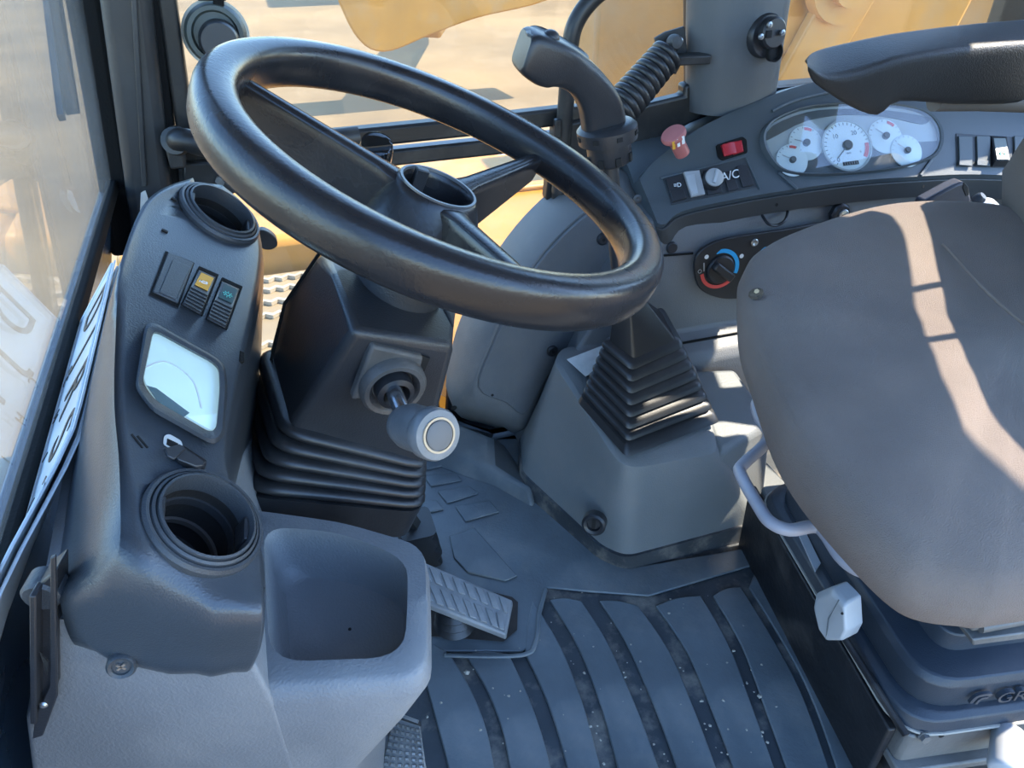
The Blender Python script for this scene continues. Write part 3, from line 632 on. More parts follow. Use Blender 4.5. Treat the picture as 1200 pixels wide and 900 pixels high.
# black bracket on the console's flank
bk = thing('black_bracket', (-.235, .41, .55), 'black plastic slotted bracket on the left flank of the grey console', 'bracket')
b_ = lambda px, py, o=0: pn(px, py, .004+o)
ob('channel', prism([b_(*p) for p in ((43, 686), (66, 668), (68, 800), (44, 858))], -PNn*.02), M_BLK, bk, bev=.002)
ob('channel_edge', bar([b_(43, 690, .004), b_(43, 840, .004)], .004, .012, PNn), M_BLK, bk, bev=.001)
ob('rounded_head', lathe([(.012, -.01), (.012, .004), (.010, .006), (.001, .006)], b_(51, 693, -.004), PNn, 24), M_FACE, bk)
ob('flange', prism([b_(*p, .004) for p in ((61, 650), (67, 648), (69, 812), (52, 858), (40, 862), (43, 836), (60, 800))], PNn*.003), M_BLK, bk, bev=.0008)
ob('gusset', prism([b_(*p, .0075) for p in ((47, 763), (57, 775), (56, 790))], PNn*.001), M_HOLE, bk)
ob('rivet', lathe([(.003, 0), (.002, .0015), (.0001, .002)], b_(51, 826, .007), PNn, 12), M_STEEL, bk)
# licence plates slid between the console and the window
def plate(dx, label, txt):
    def edge(y, k):                              # k=0 lower, 1 upper edge; the near end is bent down towards the window
        t = max(0, min(1, (.58-y)/.19)); t = t*t*(3-2*t)
        lo_ = V((-.243-.003*t+dx, y, .598-dx)); hi_ = V((-.184-.042*t+dx, y, .674-.022*t-dx))
        return lo_.lerp(hi_, k)
    ys = [.875-.49*k/14 for k in range(15)]
    def nrm(y): return (edge(y, 1)-edge(y, 0)).normalized().cross(V((0, 1, 0))).normalized()*-1
    def fix(n): return n if n.z > 0 else -n
    pl_ = thing('licence_plate', edge(.63, .5), label, 'licence plate')
    rings = [[edge(y, 0), edge(y, 1), edge(y, 1)-fix(nrm(y))*.0016, edge(y, 0)-fix(nrm(y))*.0016] for y in ys]
    ob('plate', loft(rings), M_PLATE, pl_)
    bor = [edge(y, .94) for y in ys[:]]+[edge(y, .06) for y in ys[::-1]]
    bor = [p+fix(nrm(p.y))*.0004 for p in bor]
    ob('raised_border', tube(bor+[bor[0]], .0013, 6, False), M_PLATE, pl_)
    if txt:
        for k, c_ in enumerate('DJRS20'):
            yy = .815-k*.074-(.012 if k > 3 else 0)
            text(c_, edge(yy, .60)+fix(nrm(yy))*.0006, (0, -1, 0), edge(yy, 1)-edge(yy, 0), .076, M_INK, pl_)
        for k, c_ in enumerate('CHILE'):
            yy = .74-k*.062
            text(c_, edge(yy, .15)+fix(nrm(yy))*.0006, (0, -1, 0), edge(yy, 1)-edge(yy, 0), .017, M_INK, pl_)
    return pl_
plate(0, 'upper white licence plate with black letters leaning beside the front window', True)
plate(.0045, 'lower white licence plate half hidden under the lettered plate', False)
# ================================================================ SIDE TRIM PANEL (front right, below the rail)
stp2 = thing('side_trim_panel', (.45, 1.25, .0), 'grey curved trim panel with screws behind the steering wheel', 'trim panel')
OUTP = [(533, 482), (539, 420), (562, 362), (604, 294), (650, 244), (695, 214), (735, 203), (757, 230), (757, 288), (700, 385), (660, 440), (624, 520), (578, 500)]
INP = [(557, 456), (575, 402), (599, 350), (638, 294), (680, 252), (712, 233), (737, 240), (746, 262), (742, 285), (682, 384), (642, 440), (614, 487), (590, 474)]
po = cr(PX(OUTP, y=1.27), 4, True); pi_ = cr(PX(INP, y=1.205), 4, True); pm = [a.lerp(b, .75)+V((0, -.012, 0)) for a, b in zip(po, pi_)]
ob('panel', loft([[p+V((0, .06, 0)) for p in po], po, pm, pi_]), M_SIDE, stp2, sharp=60)
gi = cr(PX(INP, y=1.2035), 4, True)
cg = sum(gi, V((0, 0, 0)))/len(gi)
gi = [p.lerp(cg, .03) for p in gi]
ob('cover_plate', prism(gi, (0, -.006, 0)), mat('cover_plastic', (.105, .115, .125), .45, .3, 420, .12, 6, dust=(.22, .20, .19), dscale=5, damt=.4), stp2, bev=.003)
for p in ((706, 280), (647, 411)):
    c = at(*p, y=1.196)
    sc_ = ob('screw', lathe([(.0115, 0), (.0115, .003), (.008, .006), (.001, .006)], c, (0, -1, .1), 20), M_BLK, stp2)
    ob('screw_recess', lathe([(.0035, .006), (.0035, .0068), (.0001, .0068)], c, (0, -1, .1), 6), M_HOLE, sc_)
ob('hole', lathe([(.003, 0), (.003, .0006), (.0001, .0006)], at(577, 463, y=1.197), (0, -1, 0), 10), M_HOLE, stp2)
ob('hole', lathe([(.006, 0), (.006, .0006), (.0001, .0006)], at(532, 478, y=1.262), (0, -1, 0), 12), M_HOLE, stp2)
# ================================================================ SIDE CONSOLE WALL
scn = thing('side_console', (1.0, 1.2, 0), 'grey side console wall with heater controls along the right of the cab', 'console')
PROF = [(1.30, .53, .62), (1.150, .505, .62), (1.138, .46, .60), (1.132, .36, .545), (1.126, .275, .49), (1.10, .262, .485), (1.078, .252, .48), (1.066, .235, .475), (1.062, .10, .41), (1.062, .0, .40), (1.30, .0, .40)]
v = []; f = []; n = len(PROF)
XS = [0, .15, .35, .6, .8, .93]
rings = []
for x_ in XS: rings.append([V((xs+x_ if x_ else xs, y_, z_)) for y_, z_, xs in PROF])
ob('wall_panel', loft(rings), M_SIDE, scn, bev=.006, seg=3, sharp=50)
ob('ledge_seam', bar([(.50, 1.1, .2645), (1.5, 1.1, .2645)], .003, .004), M_GASK, scn)
cw = (V((-.05, -1, .06))).normalized(); UX = V((1, 0, 0)); CX = V((1, -.05, 0)).normalized(); CZ = cw.cross(CX)*-1
CZ = V((0, .06, 1)).normalized()
def sw_(px, py, y=1.128): return at(px, py, y=y)
# heater control plate
hp = [(812, 316), (815, 298), (832, 284), (860, 276), (915, 268), (975, 262), (985, 300), (975, 340), (900, 343), (860, 349), (835, 346), (818, 336)]
hb = ob('heater_plate', prism(cr(PX(hp, y=1.124), 4, True), (0, -.006, 0)), mat('heater_black', (.020, .021, .023), .45, .1, 400), scn, bev=.002)
for (px, py, r) in ((843, 315, 28), (893, 312, 28)):
    c = at(px, py, y=1.117); rr = r/900*1.44
    kb = ob('heater_knob', lathe([(rr*.62, 0), (rr*.62, .006), (rr*.56, .009), (rr*.45, .009), (.001, .009)], c, cw, 30), M_BLK, hb)
    a = math.radians(-38); d = CX*math.cos(a)+CZ*math.sin(a); e = cw.cross(d)
    ob('knob_grip', box(c+cw*.014, d, e, cw, rr*.55, rr*.18, .008), M_BLK, kb, bev=.003)
    arcp = lambda a0, a1, R_: [c+cw*.0012+(CX*math.cos(math.radians(t))+CZ*math.sin(math.radians(t)))*R_ for t in [a0+(a1-a0)*k/14 for k in range(15)]]
    ob('blue_arc', bar(arcp(108, -20, rr*.80), rr*.17, .0006, cw), M_BLUEP, hb)
    ob('red_arc', bar(arcp(190, 330, rr*.80), rr*.15, .0006, cw), M_REDP, hb)
for p in ((828, 301), (869, 300)): ob('dot', lathe([(.0042, 0), (.0042, .0006), (.0001, .0006)], at(*p, y=1.1178), cw, 14), M_WPRINT, hb)
c = at(820, 318, y=1.1178)
ob('fan_mark', join(ringl([(.004, 0), (.004, .0006), (.003, .0006), (.003, 0)], c, cw, 14), bar([at(825, 318, y=1.1175), at(825, 308, y=1.1175)], .0022, .0006, cw)), M_LGREY, hb)
ob('plate_screw', lathe([(.0075, 0), (.0075, .002), (.005, .003), (.001, .001)], at(884, 284, y=1.117), cw, 16), M_STEEL, hb)
ob('plug', lathe([(.011, 0), (.011, .003), (.009, .005), (.001, .005)], at(787, 290, y=1.136), cw, 20), M_BLK, scn)
ob('panel_seam', bar([at(745, 302, y=1.132), at(812, 297, y=1.130)], .003, .003), M_GASK, scn)
wpth = cr([at(893, 252, y=1.14), at(900, 262, y=1.12), at(910, 264, y=1.118), at(920, 258, y=1.12), at(923, 248, y=1.14)], 6)
ob('cable_loop', tube(wpth, .0028, 8), M_BLK, scn)
kx = at(984, 250, y=1.128)
ig = ob('ignition_switch', lathe([(.021, -.005), (.021, .004), (.017, .008), (.010, .008), (.001, .008)], kx, cw, 8), M_BLK, scn)
ob('key_barrel', lathe([(.0105, .006), (.0105, .011), (.009, .012), (.001, .012)], kx+CX*.002, cw, 20), M_STEEL, ig)
ob('key_slot', box(kx+CX*.002+cw*.0125, CX, CZ, cw, .005, .0012, .0005), M_HOLE, ig)
# ================================================================ RIGHT DASHBOARD
db = thing('right_dashboard', (1.0, 1.2, .55), 'blue-grey dashboard along the right wall with an oval instrument cluster', 'dashboard')
GP = at(992, 172, y=1.165); DN = V((-.10, -.74, .66)).normalized()
def dp(px, py, o=0): return onpl(px, py, GP+DN*o, DN)
DX = (dp(1030, 168)-dp(960, 176)).normalized(); DY = DN.cross(DX)
if DY.z < 0: DY = -DY
ridge = [(752, 216), (768, 196), (800, 171), (833, 150), (900, 120), (960, 101), (1030, 90), (1100, 86), (1160, 86), (1255, 90)]
fbot = [(770, 262), (779, 263), (800, 248), (867, 233), (933, 222), (1000, 213), (1067, 208), (1133, 205), (1200, 207), (1265, 210)]
bbot = [(772, 283), (783, 286), (805, 271), (867, 256), (933, 245), (1000, 237), (1067, 231), (1133, 231), (1200, 236), (1265, 242)]
Rg = cr([dp(*p) for p in ridge], 4); Fb = cr([dp(*p) for p in fbot], 4); Bb = cr([at(*p, y=dp(*q).y+.006) for p, q in zip(bbot, fbot)], 4)
YB = 1.33
rings = []
for a, b, c in zip(Rg, Fb, Bb):
    m1 = a+V((.0, .010, .006)); m2 = V((a.x+.004, min(a.y+.035, YB), a.z-.012)); bk_ = V((a.x+.01, YB, max(a.z-.02, .60)))
    fin = b-DN*.004+V((0, .0, -.002))
    rings.append([a, b+DN*.003, fin+V((0, .002, -.004)), c, V((c.x, YB, c.z+.02)), bk_, m2, m1])
dsh = ob('dash_body', loft(rings), M_DASH, db, sharp=35)
# dark band along the lower front
rb = []
for b, c in zip(Fb, Bb): rb.append([b+V((0, -.0015, -.008)), b+V((0, .012, -.006)), c+V((0, .012, .002)), c+V((0, -.0025, 0))])
ob('lower_band', loft(rb), M_DASHD, db, bev=.0015)
for p in ((910, 240), (1082, 219)): ob('band_hole', lathe([(.003, 0), (.003, .0008), (.0001, .0008)], at(*p, y=dp(*p).y-.006), (0, -1, .1), 10), M_HOLE, db)
# rounded hood line above the cluster
hood = cr([dp(p[0], p[1], .002) for p in ((905, 130), (935, 117), (985, 106), (1040, 101), (1090, 104))], 6)
ob('hood_crease', tube(hood, .003, 8), M_DASH, db)
# left rounded end cap
e0 = [dp(752, 216), dp(770, 262)]
ob('cap_screw', lathe([(.008, 0), (.008, .002), (.005, .003), (.001, .002)], at(747, 233, y=1.163), (-.2, -1, .2), 16), M_BLK, db)
# cluster
CL = [(893, 167), (898, 150), (915, 138), (945, 128), (990, 124), (1040, 125), (1080, 133), (1097, 150), (1099, 170), (1088, 186), (1050, 198), (1000, 204), (950, 206), (918, 202), (902, 188)]
clr = cr([dp(*p, 0) for p in CL], 5, True)
bz = []
cc = sum(clr, V((0, 0, 0)))/len(clr)
def sc_r(s, o): return [cc+(p-cc)*s+DN*o for p in clr]
cb = ob('cluster_bezel', loft([sc_r(1.035, -.002), sc_r(1.03, .007), sc_r(1.012, .012), sc_r(.985, .011), sc_r(.975, .0015)], False), M_DASH, db, sharp=60)
ob('cluster_plate', loft([sc_r(.985, .0), sc_r(.985, .002)]), M_DIALB, db, sharp=30)
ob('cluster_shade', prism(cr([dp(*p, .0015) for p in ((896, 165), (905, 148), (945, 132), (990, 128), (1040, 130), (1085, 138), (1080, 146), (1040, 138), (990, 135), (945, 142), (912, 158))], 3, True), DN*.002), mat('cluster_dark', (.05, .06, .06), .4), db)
ob('cluster_lens', loft([sc_r(.975, .0095), sc_r(.97, .0115)]), M_LENS, db, sharp=30)
def gauge(px, py, r, o, red, nd, ticks, major=False):
    c = dp(px, py, o); rr = r/900*((c-CAM).dot(FW))
    g = ob('gauge', lathe([(rr, -.001), (rr, .001), (rr*.97, .0013), (.0001, .0013)], c, DN, 40), M_DIAL, db)
    dr = lambda a: DX*math.cos(math.radians(a))+DY*math.sin(math.radians(a))
    if red: ob('red_band', bar([c+DN*.0016+dr(red[0]+(red[1]-red[0])*k/8)*rr*.84 for k in range(9)], rr*.16, .0005, DN), M_REDP, g)
    for a in ticks: ob('tick', bar([c+DN*.0016+dr(a)*rr*.84, c+DN*.0016+dr(a)*rr*.94], rr*.03, .0004, DN), M_GINK, g)
    ob('needle', bar([c+DN*.0045, c+DN*.0045+dr(nd)*rr*.72], rr*.05, .0006, DN), M_LGREY if not major else M_GINK, g)
    ob('needle_hub', lathe([(rr*.20, .001), (rr*.20, .006), (rr*.16, .008), (.0001, .008)], c, DN, 24), mat('hub_grey', (.07, .08, .085), .4), g)
    if major: ob('gauge_rim', ringl([(rr*1.05, 0), (rr*1.05, .003), (rr*.98, .003), (rr*.98, 0)], c, DN, 48), M_DIALB, g)
    return g, c, rr, dr
gauge(944, 168, 21, .0032, (55, 85), 160, range(30, 171, 20))
gauge(1037, 160, 21, .0032, (40, 70), 140, range(10, 171, 20))
gauge(928, 188, 19.5, .0052, (62, 90), 150, range(40, 171, 20))
gauge(1062, 177, 19.5, .0052, None, 140, range(30, 171, 20))
g, c, rr, dr = gauge(992, 171, 30, .0062, (-38, 2), 222, range(0, 232, 11), True)
for s, a, q in (('10', 135, .58), ('20', 50, .62), ('0', 228, .72)): text(s, c+DN*.0016+dr(a)*rr*q, DX, DY, .012, M_GINK, g)
text('h', c+DN*.0016+dr(-30)*rr*.60, DX, DY, .006, M_GINK, g)
text('rpm', c+DN*.0016-DY*rr*.30, DX, DY, .006, M_GINK, g)
ob('hour_counter', box(c+DN*.0016-DY*rr*.72, DX, DY, DN, rr*.33, rr*.075, .0006), M_INK, g)
for k in range(6): ob('digit_gap', box(c+DN*.0022-DY*rr*.72+DX*(rr*(-.25+k*.1)), DX, DY, DN, rr*.008, rr*.06, .0004), M_LGREY, g)
# tip lines of the cluster insert
for a, b in (((912, 202), (934, 222)), ((1091, 188), (1078, 206))): ob('insert_edge', bar([dp(*a, .003), dp(*b, .004)], .006, .006, DN), M_DASH, db, bev=.0015)
# red rocker
ob('red_switch_frame', prism(rring([dp(*p, -.001) for p in ((838, 171), (869, 161), (874, 165), (875, 180), (845, 189), (840, 185))], .004), DN*.005), M_GASK, db, bev=.001)
rs = ob('red_rocker', loft([[dp(*p, .003) for p in ((844, 171), (869, 164), (872, 178), (848, 184))], [dp(*p, .010) for p in ((846, 169), (857, 166), (860, 180), (849, 183))]]), M_RED, db, bev=.0015)
ob('red_rocker_low', loft([[dp(*p, .003) for p in ((856, 168), (869, 164), (872, 178), (859, 182))], [dp(*p, .008) for p in ((858, 167), (869, 164), (871, 177), (860, 181))]]), M_RED, rs, bev=.001)
ob('rocker_mark', bar([dp(859, 171, .0085), dp(861, 178, .0085)], .0015, .0006, DN), M_WPRINT, rs)
# recessed left switch bank
rc = [dp(*p, .0) for p in ((776, 208), (872, 185), (888, 220), (786, 241))]
bank = ob('switch_bank', prism([dp(*p, .0005) for p in ((776, 208), (872, 185), (888, 220), (786, 241))], DN*.003), mat('bank_dark', (.030, .034, .037), .5), db, bev=.001)
ob('bank_lip', tube([dp(*p, .003) for p in ((774, 209), (873, 184), (890, 222))], .0022, 8), M_DASH, bank)
def tile(q, m, o=.0035, h=.003, name='switch_tile', par=None): return ob(name, prism([dp(*p, o) for p in q], DN*h), m, par or bank, bev=.0008)
t = tile(((779, 210), (798, 206), (805, 233), (787, 238)), M_BLK, h=.005)
tile(((785, 224), (800, 221), (804, 232), (788, 236)), M_BLK, o=.0085, h=.003, name='switch_foot', par=t)
text('\u2261D', dp(794, 217, .0092), DX, DY, .011, M_WPRINT, t, 'symbol')
t = tile(((800, 203), (818, 201), (825, 229), (809, 232)), M_LGREY, h=.007)
tile(((803, 206), (814, 204), (818, 227), (811, 229)), M_WHITE, o=.0105, h=.002, name='switch_face', par=t)
kc = dp(833, 212, .004)
tile(((824, 200), (840, 197), (846, 226), (829, 229)), M_BLK)
kb = ob('rotary_knob', lathe([(.0195, 0), (.0185, .010), (.0175, .014), (.016, .016), (.001, .0165)], kc, DN, 32), M_BLK, bank)
ob('knob_cap', lathe([(.0165, .012), (.0165, .0185), (.014, .0205), (.001, .021)], kc, DN, 32), M_LGREY, kb)
ob('knob_pointer', box(kc+DN*.022, (DX*.5+DY).normalized(), (DX-DY*.5).normalized(), DN, .013, .0028, .003), M_WHITE, kb, bev=.001)
tile(((847, 203), (858, 200), (865, 222), (853, 225)), M_BLK); tile(((862, 196), (874, 193), (883, 217), (870, 220)), M_BLK)
text('A/C', dp(855, 206, .0075), (DX*.97+DY*.12), DY, .022, M_WPRINT, bank, 'handwriting', font_shear=.2)
# right switch bank
bank2 = ob('switch_bank', prism([dp(*p, .0003) for p in ((1119, 157), (1215, 163), (1215, 199), (1119, 196))], DN*.003), MATS['bank_dark'], db, bev=.001)
for x0 in (1121, 1142, 1186):
    q = ob('blank_tile', prism([dp(*p, .003) for p in ((x0+1, 160), (x0+17, 161), (x0+17, 193), (x0+2, 192))], DN*.004), mat('tile_grey', (.072, .085, .09), .5), bank2, bev=.001)
    ob('tile_foot', prism([dp(*p, .006) for p in ((x0+2, 188), (x0+17, 189), (x0+17, 195), (x0+2, 194))], DN*.003), M_DASH, q, bev=.0006)
rk2 = ob('rocker_switch', loft([[dp(*p, .003) for p in ((1160, 159), (1180, 160), (1184, 196), (1162, 196))], [dp(*p, o) for p, o in (((1163, 161), .007), ((1179, 161), .007), ((1184, 188), .020), ((1167, 188), .020))]]), M_BLK, bank2, bev=.001)
ob('rocker_face', prism([dp(*p, o) for p, o in (((1164, 162), .0075), ((1178, 162), .0075), ((1183, 187), .0205), ((1168, 187), .0205))], DN*.001), mat('tile_teal', (.13, .16, .155), .45), rk2, bev=.0004)
ob('rocker_symbol', ringl([(.006, 0), (.006, .0006), (.0035, .0006), (.0035, 0)], dp(1175, 180, .019), DN, 16), M_GPRINT, rk2)
# emergency stop mushroom on the shelf
es = ob('stop_button', lathe([(.013, -.02), (.013, .012), (.015, .012), (.022, .020), (.0225, .024), (.020, .028), (.001, .030)], at(795, 170, y=1.17), V((-.55, -.10, .8)), 32), M_REDF, db)
for k, m_ in enumerate((M_ORNG, M_WPRINT, M_WPRINT)):
    p = at(790+k*5.5, 175-k*3.2, y=1.150-k*.001)
    ob('warning_stripe', bar([p, p+V((-.004, -.002, .014))], .005, .001, (0, -1, 0)), m_, es)
# ================================================================ GEAR LEVER HOUSING
hs = thing('lever_housing', (.55, 1.0, 0), 'grey moulded housing on the floor at the foot of the gear lever', 'housing')
bf = [at(609, 572, z=.0), at(703, 655, z=.0), at(735, 668, z=0), at(892, 627, z=0), V((.80, 1.06, 0)), V((.40, 1.2, 0))]
sk1 = [p+V((0, 0, .035)) for p in bf]
sk1[0] = at(611, 552, z=.035); sk1[1] = at(706, 640, z=.035); sk1[2] = at(734, 652, z=.035); sk1[3] = at(890, 610, z=.035)
tpn = [at(648, 424, z=.268), at(722, 540, z=.21), at(742, 549, z=.20), at(843, 531, z=.195), V((.70, 1.06, .25)), V((.47, 1.15, .272))]
md = [a.lerp(b, .55)+V((-.004, -.004, 0)) for a, b in zip(sk1, tpn)]
ob('skirt', loft([rring([p+V((-.004, -.004, 0)) for p in bf], .02), rring([p+V((-.004, -.004, 0)) for p in sk1], .02)]), M_MATD, hs)
tin = [p.lerp(sum(tpn, V((0, 0, 0)))/6, .10)+V((0, 0, .006)) for p in tpn]
ob('cover', loft([rring([p-V((0, 0, .004)) for p in sk1], .02, 4), rring([a.lerp(b, .5) for a, b in zip(sk1, tpn)], .022, 4), rring(tpn, .024, 4), rring(tin, .024, 4)]), M_BOX, hs, sharp=50, bev=.006, seg=3)
ob('wing', loft([[at(842, 600, z=.06), at(896, 588, z=.06), V((.80, 1.05, .04)), V((.66, 1.05, .04))], [at(843, 532, z=.193), at(906, 492, z=.19), V((.79, 1.05, .22)), V((.68, 1.05, .24))]]), M_BOX, hs, bev=.012, seg=3)
ob('wing_foot', loft([rring([at(835, 640, z=.0), at(930, 600, z=.0), V((.84, 1.05, 0)), V((.64, 1.05, 0))], .01), rring([at(838, 606, z=.055), at(928, 574, z=.055), V((.83, 1.05, .055)), V((.64, 1.05, .055))], .01)]), M_BOX, hs, bev=.006)
pn = V((-.86, -.5, .1)).normalized()
pg = at(696, 614, y=.862)
pgl = ob('plug', lathe([(.021, -.012), (.021, .004), (.017, .007), (.012, .005), (.011, -.001), (.001, -.001)], pg, V((-.55, -.80, .22)), 28), M_BLK, hs)
ob('plug_slot', box(pg, V((.1, .1, 1)).normalized(), V((.8, -.5, 0)).normalized(), V((-.55, -.80, .2)).normalized(), .010, .003, .002), M_HOLE, pgl)
lb = [at(664, 427, z=.268), at(705, 411, z=.268), at(712, 432, z=.262), at(686, 447, z=.258)]
ob('label_plate', prism([p+V((0, 0, .010)) for p in lb], (0, 0, .0015)), M_DECAL, hs, bev=.0003)
# ================================================================ GEAR LEVER
gl_ = thing('gear_lever', (.55, .98, .24), 'black cranked gear lever with thumb button rising from a ribbed gaiter', 'lever')
gb0 = [at(679, 468, z=.262), at(735, 531, z=.222), at(840, 491, z=.228), V((.665, 1.10, .262))]
gt0 = [at(707, 398, y=.985), at(741, 424, y=.945), at(797, 398, y=.97), V((.60, 1.03, .40))]
rg = []
NG = 7
def gl(t, o):
    P = [a.lerp(b, t) for a, b in zip(gb0, gt0)]; c = (P[0]+P[1]+P[2]+P[3])/4
    return rring([p+(p-c).normalized()*o for p in P], .010, 3)
rg.append(gl(-.03, .004)); rg.append(gl(.075, .003))
for i in range(NG):
    t = .09+i*.91/NG; h = .91/NG
    for tt, o in ((.0, -.010), (.18, -.007), (.35, .0025), (.65, .0035), (.85, .001), (.97, -.008)): rg.append(gl(t+h*tt, o))
rg.append(rring([p.lerp(sum(gt0, V((0, 0, 0)))/4, .12) for p in gt0], .006, 3))
ap = at(731, 335, y=.99)
apx = [ap+V((-.014, 0, 0)), ap+V((.004, -.014, 0)), ap+V((.018, .0, 0)), ap+V((0, .014, 0))]
rg.append(rring([a.lerp(b, .5) for a, b in zip([p.lerp(sum(gt0, V((0, 0, 0)))/4, .12) for p in gt0], apx)], .004, 3)); rg.append(rring(apx, .003, 3))
ob('gaiter', loft(rg), M_RUB, gl_, sharp=45)
s0, s1 = ap-V((0, 0, .03)), at(713, 180, y=1.0)
ob('shaft', tube([s0, s1], .013, 16), M_BLK, gl_)
lx = (s1-s0).normalized()
c1 = at(712, 160, y=1.0)
ob('collar', lathe([(.028, -.038), (.031, -.034), (.032, -.006), (.042, -.005), (.043, .002), (.043, .013), (.038, .018), (.028, .020), (.001, .020)], c1, lx, 32), M_BLK, gl_, sharp=35)
for k in range(8):
    a = 2*math.pi*k/8; U2, V2, _ = frame(lx); d = U2*math.cos(a)+V2*math.sin(a)
    ob('notch', box(c1+d*.0315+lx*-.029, d, lx.cross(d), lx, .002, .004, .006), M_HOLE, gl_)
    ob('notch', box(c1+d*.0425+lx*.006, d, lx.cross(d), lx, .0015, .004, .003), M_HOLE, gl_)
# cranked grip: sections across the stick, at the lever's own distance, ending in a boxy head
secs = [((683, 157), (732, 154), 1.0, .019), ((682, 145), (731, 137), .998, .019), ((678, 126), (727, 117), .994, .020), ((668, 109), (716, 97), .99, .021), ((654, 100), (701, 79), .986, .022), ((643, 98), (688, 67), .982, .023), ((634, 98), (672, 55), .978, .024), ((622, 94), (652, 44), .974, .025), ((608, 84), (628, 35), .971, .025), ((604, 78), (618, 37), .970, .022)]
rings = []
for (a, b, yy, th) in secs:
    A, B = at(*a, y=yy), at(*b, y=yy); c = (A+B)/2; u = (B-A)/2; dv = V((0, -th, -.003))
    e = .62 if a[0] > 640 else .42
    ring = []
    for k in range(24):
        t = 2*math.pi*k/24; ct, s2 = math.cos(t), math.sin(t)
        ring.append(c+u*math.copysign(abs(ct)**e, ct)+dv*math.copysign(abs(s2)**e, s2))
    rings.append(ring)
rings = [list(r) for r in zip(*[cr(list(q), 4) for q in zip(*rings)])]
ob('grip', loft(rings), M_BLK, gl_, sharp=50, bev=.002)
bu = ob('top_pad', prism(cr([at(x, y, y=yq) for x, y, yq in ((618, 37, .985), (628, 33, .99), (650, 42, .99), (680, 60, .99), (690, 70, .985), (684, 72, .966), (660, 58, .958), (636, 48, .955), (618, 43, .958))], 3, True), (0, 0, .004)), M_DASH, gl_, bev=.001)
ob('thumb_button', lathe([(.011, -.004), (.011, .004), (.008, .009), (.004, .011), (.0001, .0115)], at(645, 46, y=.972), V((.25, -.35, .9)), 20), M_BLK, gl_)
# ================================================================ OPERATOR SEAT
st_ = thing('operator_seat', (.85, .55, 0), 'worn grey fabric suspension seat with black armrest', 'seat')
SIL = [(866, 345, .56), (868, 320, .565), (885, 298, .572), (930, 277, .58), (1000, 254, .585), (1060, 244, .588), (1130, 244, .59), (1200, 252, .59)]
SIL2 = [(1200, 697, .54), (1150, 700, .54), (1090, 691, .54), (1050, 668, .545), (1000, 620, .55), (945, 558, .55), (910, 500, .555), (885, 430, .555), (870, 385, .56)]
ring = [at(a, b, z=c) for a, b, c in SIL]+[V((1.14, .80, .59)), V((1.12, .62, .59)), V((1.05, .40, .58)), V((.92, .27, .565)), V((.74, .245, .55))]+[at(a, b, z=c) for a, b, c in SIL2]
ring = cr(ring, 4, True)
cen = V((.80, .56, .57))
def scl(s, dz, keep=0): return [V((cen.x+(p.x-cen.x)*s, cen.y+(p.y-cen.y)*s, p.z+dz)) for p in ring]
def scz(s, z): return [V((cen.x+(p.x-cen.x)*s, cen.y+(p.y-cen.y)*s, z+(p.z-.565)*s)) for p in ring]
cush = ob('cushion', loft([scl(.80, -.075), scl(.93, -.070), scl(.985, -.045), scl(1.0, -.015), scl(.985, .006), scl(.955, .017), scl(.90, .022), scz(.80, .594), scz(.6, .593), scz(.4, .588), scz(.2, .585), scz(.02, .584)]), M_FAB, st_, sharp=180)
ob('tear', lathe([(.010, 0), (.008, .0012), (.004, .0004), (.0001, .0002)], at(886, 344, z=.583), V((-.5, -.1, .85)), 9), mat('torn_foam', (.10, .075, .05), .9, .8, 400, .5, 200), cush)
ob('foam', lathe([(.004, 0), (.003, .0022), (.0001, .0024)], at(887, 342, z=.584), V((-.5, -.1, .85)), 6), mat('foam', (.62, .47, .28), .9), cush)
seam = cr([at(1105, 286, z=.607), at(1115, 296, z=.607), at(1160, 345, z=.607), at(1215, 392, z=.607)], 6)
ob('seam', tube(seam, .002, 6), M_FAB, cush)
# backrest and headrest, leaning back, outside the frame to the right
SW_ = V((.49, .87, 0)).normalized(); SF_ = V((-.87, .49, 0))             # width and forward directions of the swivelled seat
def brr(z, fwd, hw, th, r=.045):
    c = BT+SF_*fwd; c = V((c.x, c.y, z))
    return rring([c-SW_*hw+SF_*th/2, c+SW_*hw+SF_*th/2, c+SW_*hw*.92-SF_*th/2, c-SW_*hw*.92-SF_*th/2], r, 4)
BT = at(1112, 352, z=.6)+SUN*((1.037-.6)/SUN.z)
ob('backrest', loft([brr(.60, .13, .19, .09), brr(.64, .12, .235, .11), brr(.80, .07, .25, .12), brr(.90, .035, .25, .11), brr(.955, .01, .27, .07), brr(.980, 0, .285, .026, .012)]), M_FAB, st_, sharp=180)
ob('headrest', loft([brr(1.098, 0, .285, .026, .012), brr(1.13, -.012, .28, .07), brr(1.25, -.03, .23, .09), brr(1.33, -.045, .18, .05, .02)]), M_FAB, st_, sharp=180)
for s_ in (-.055, .055):
    ob('headrest_post', tube([BT+SW_*s_+V((0, 0, -.1)), BT+SW_*s_+V((0, 0, .08))], .006, 10), M_STEEL, st_)
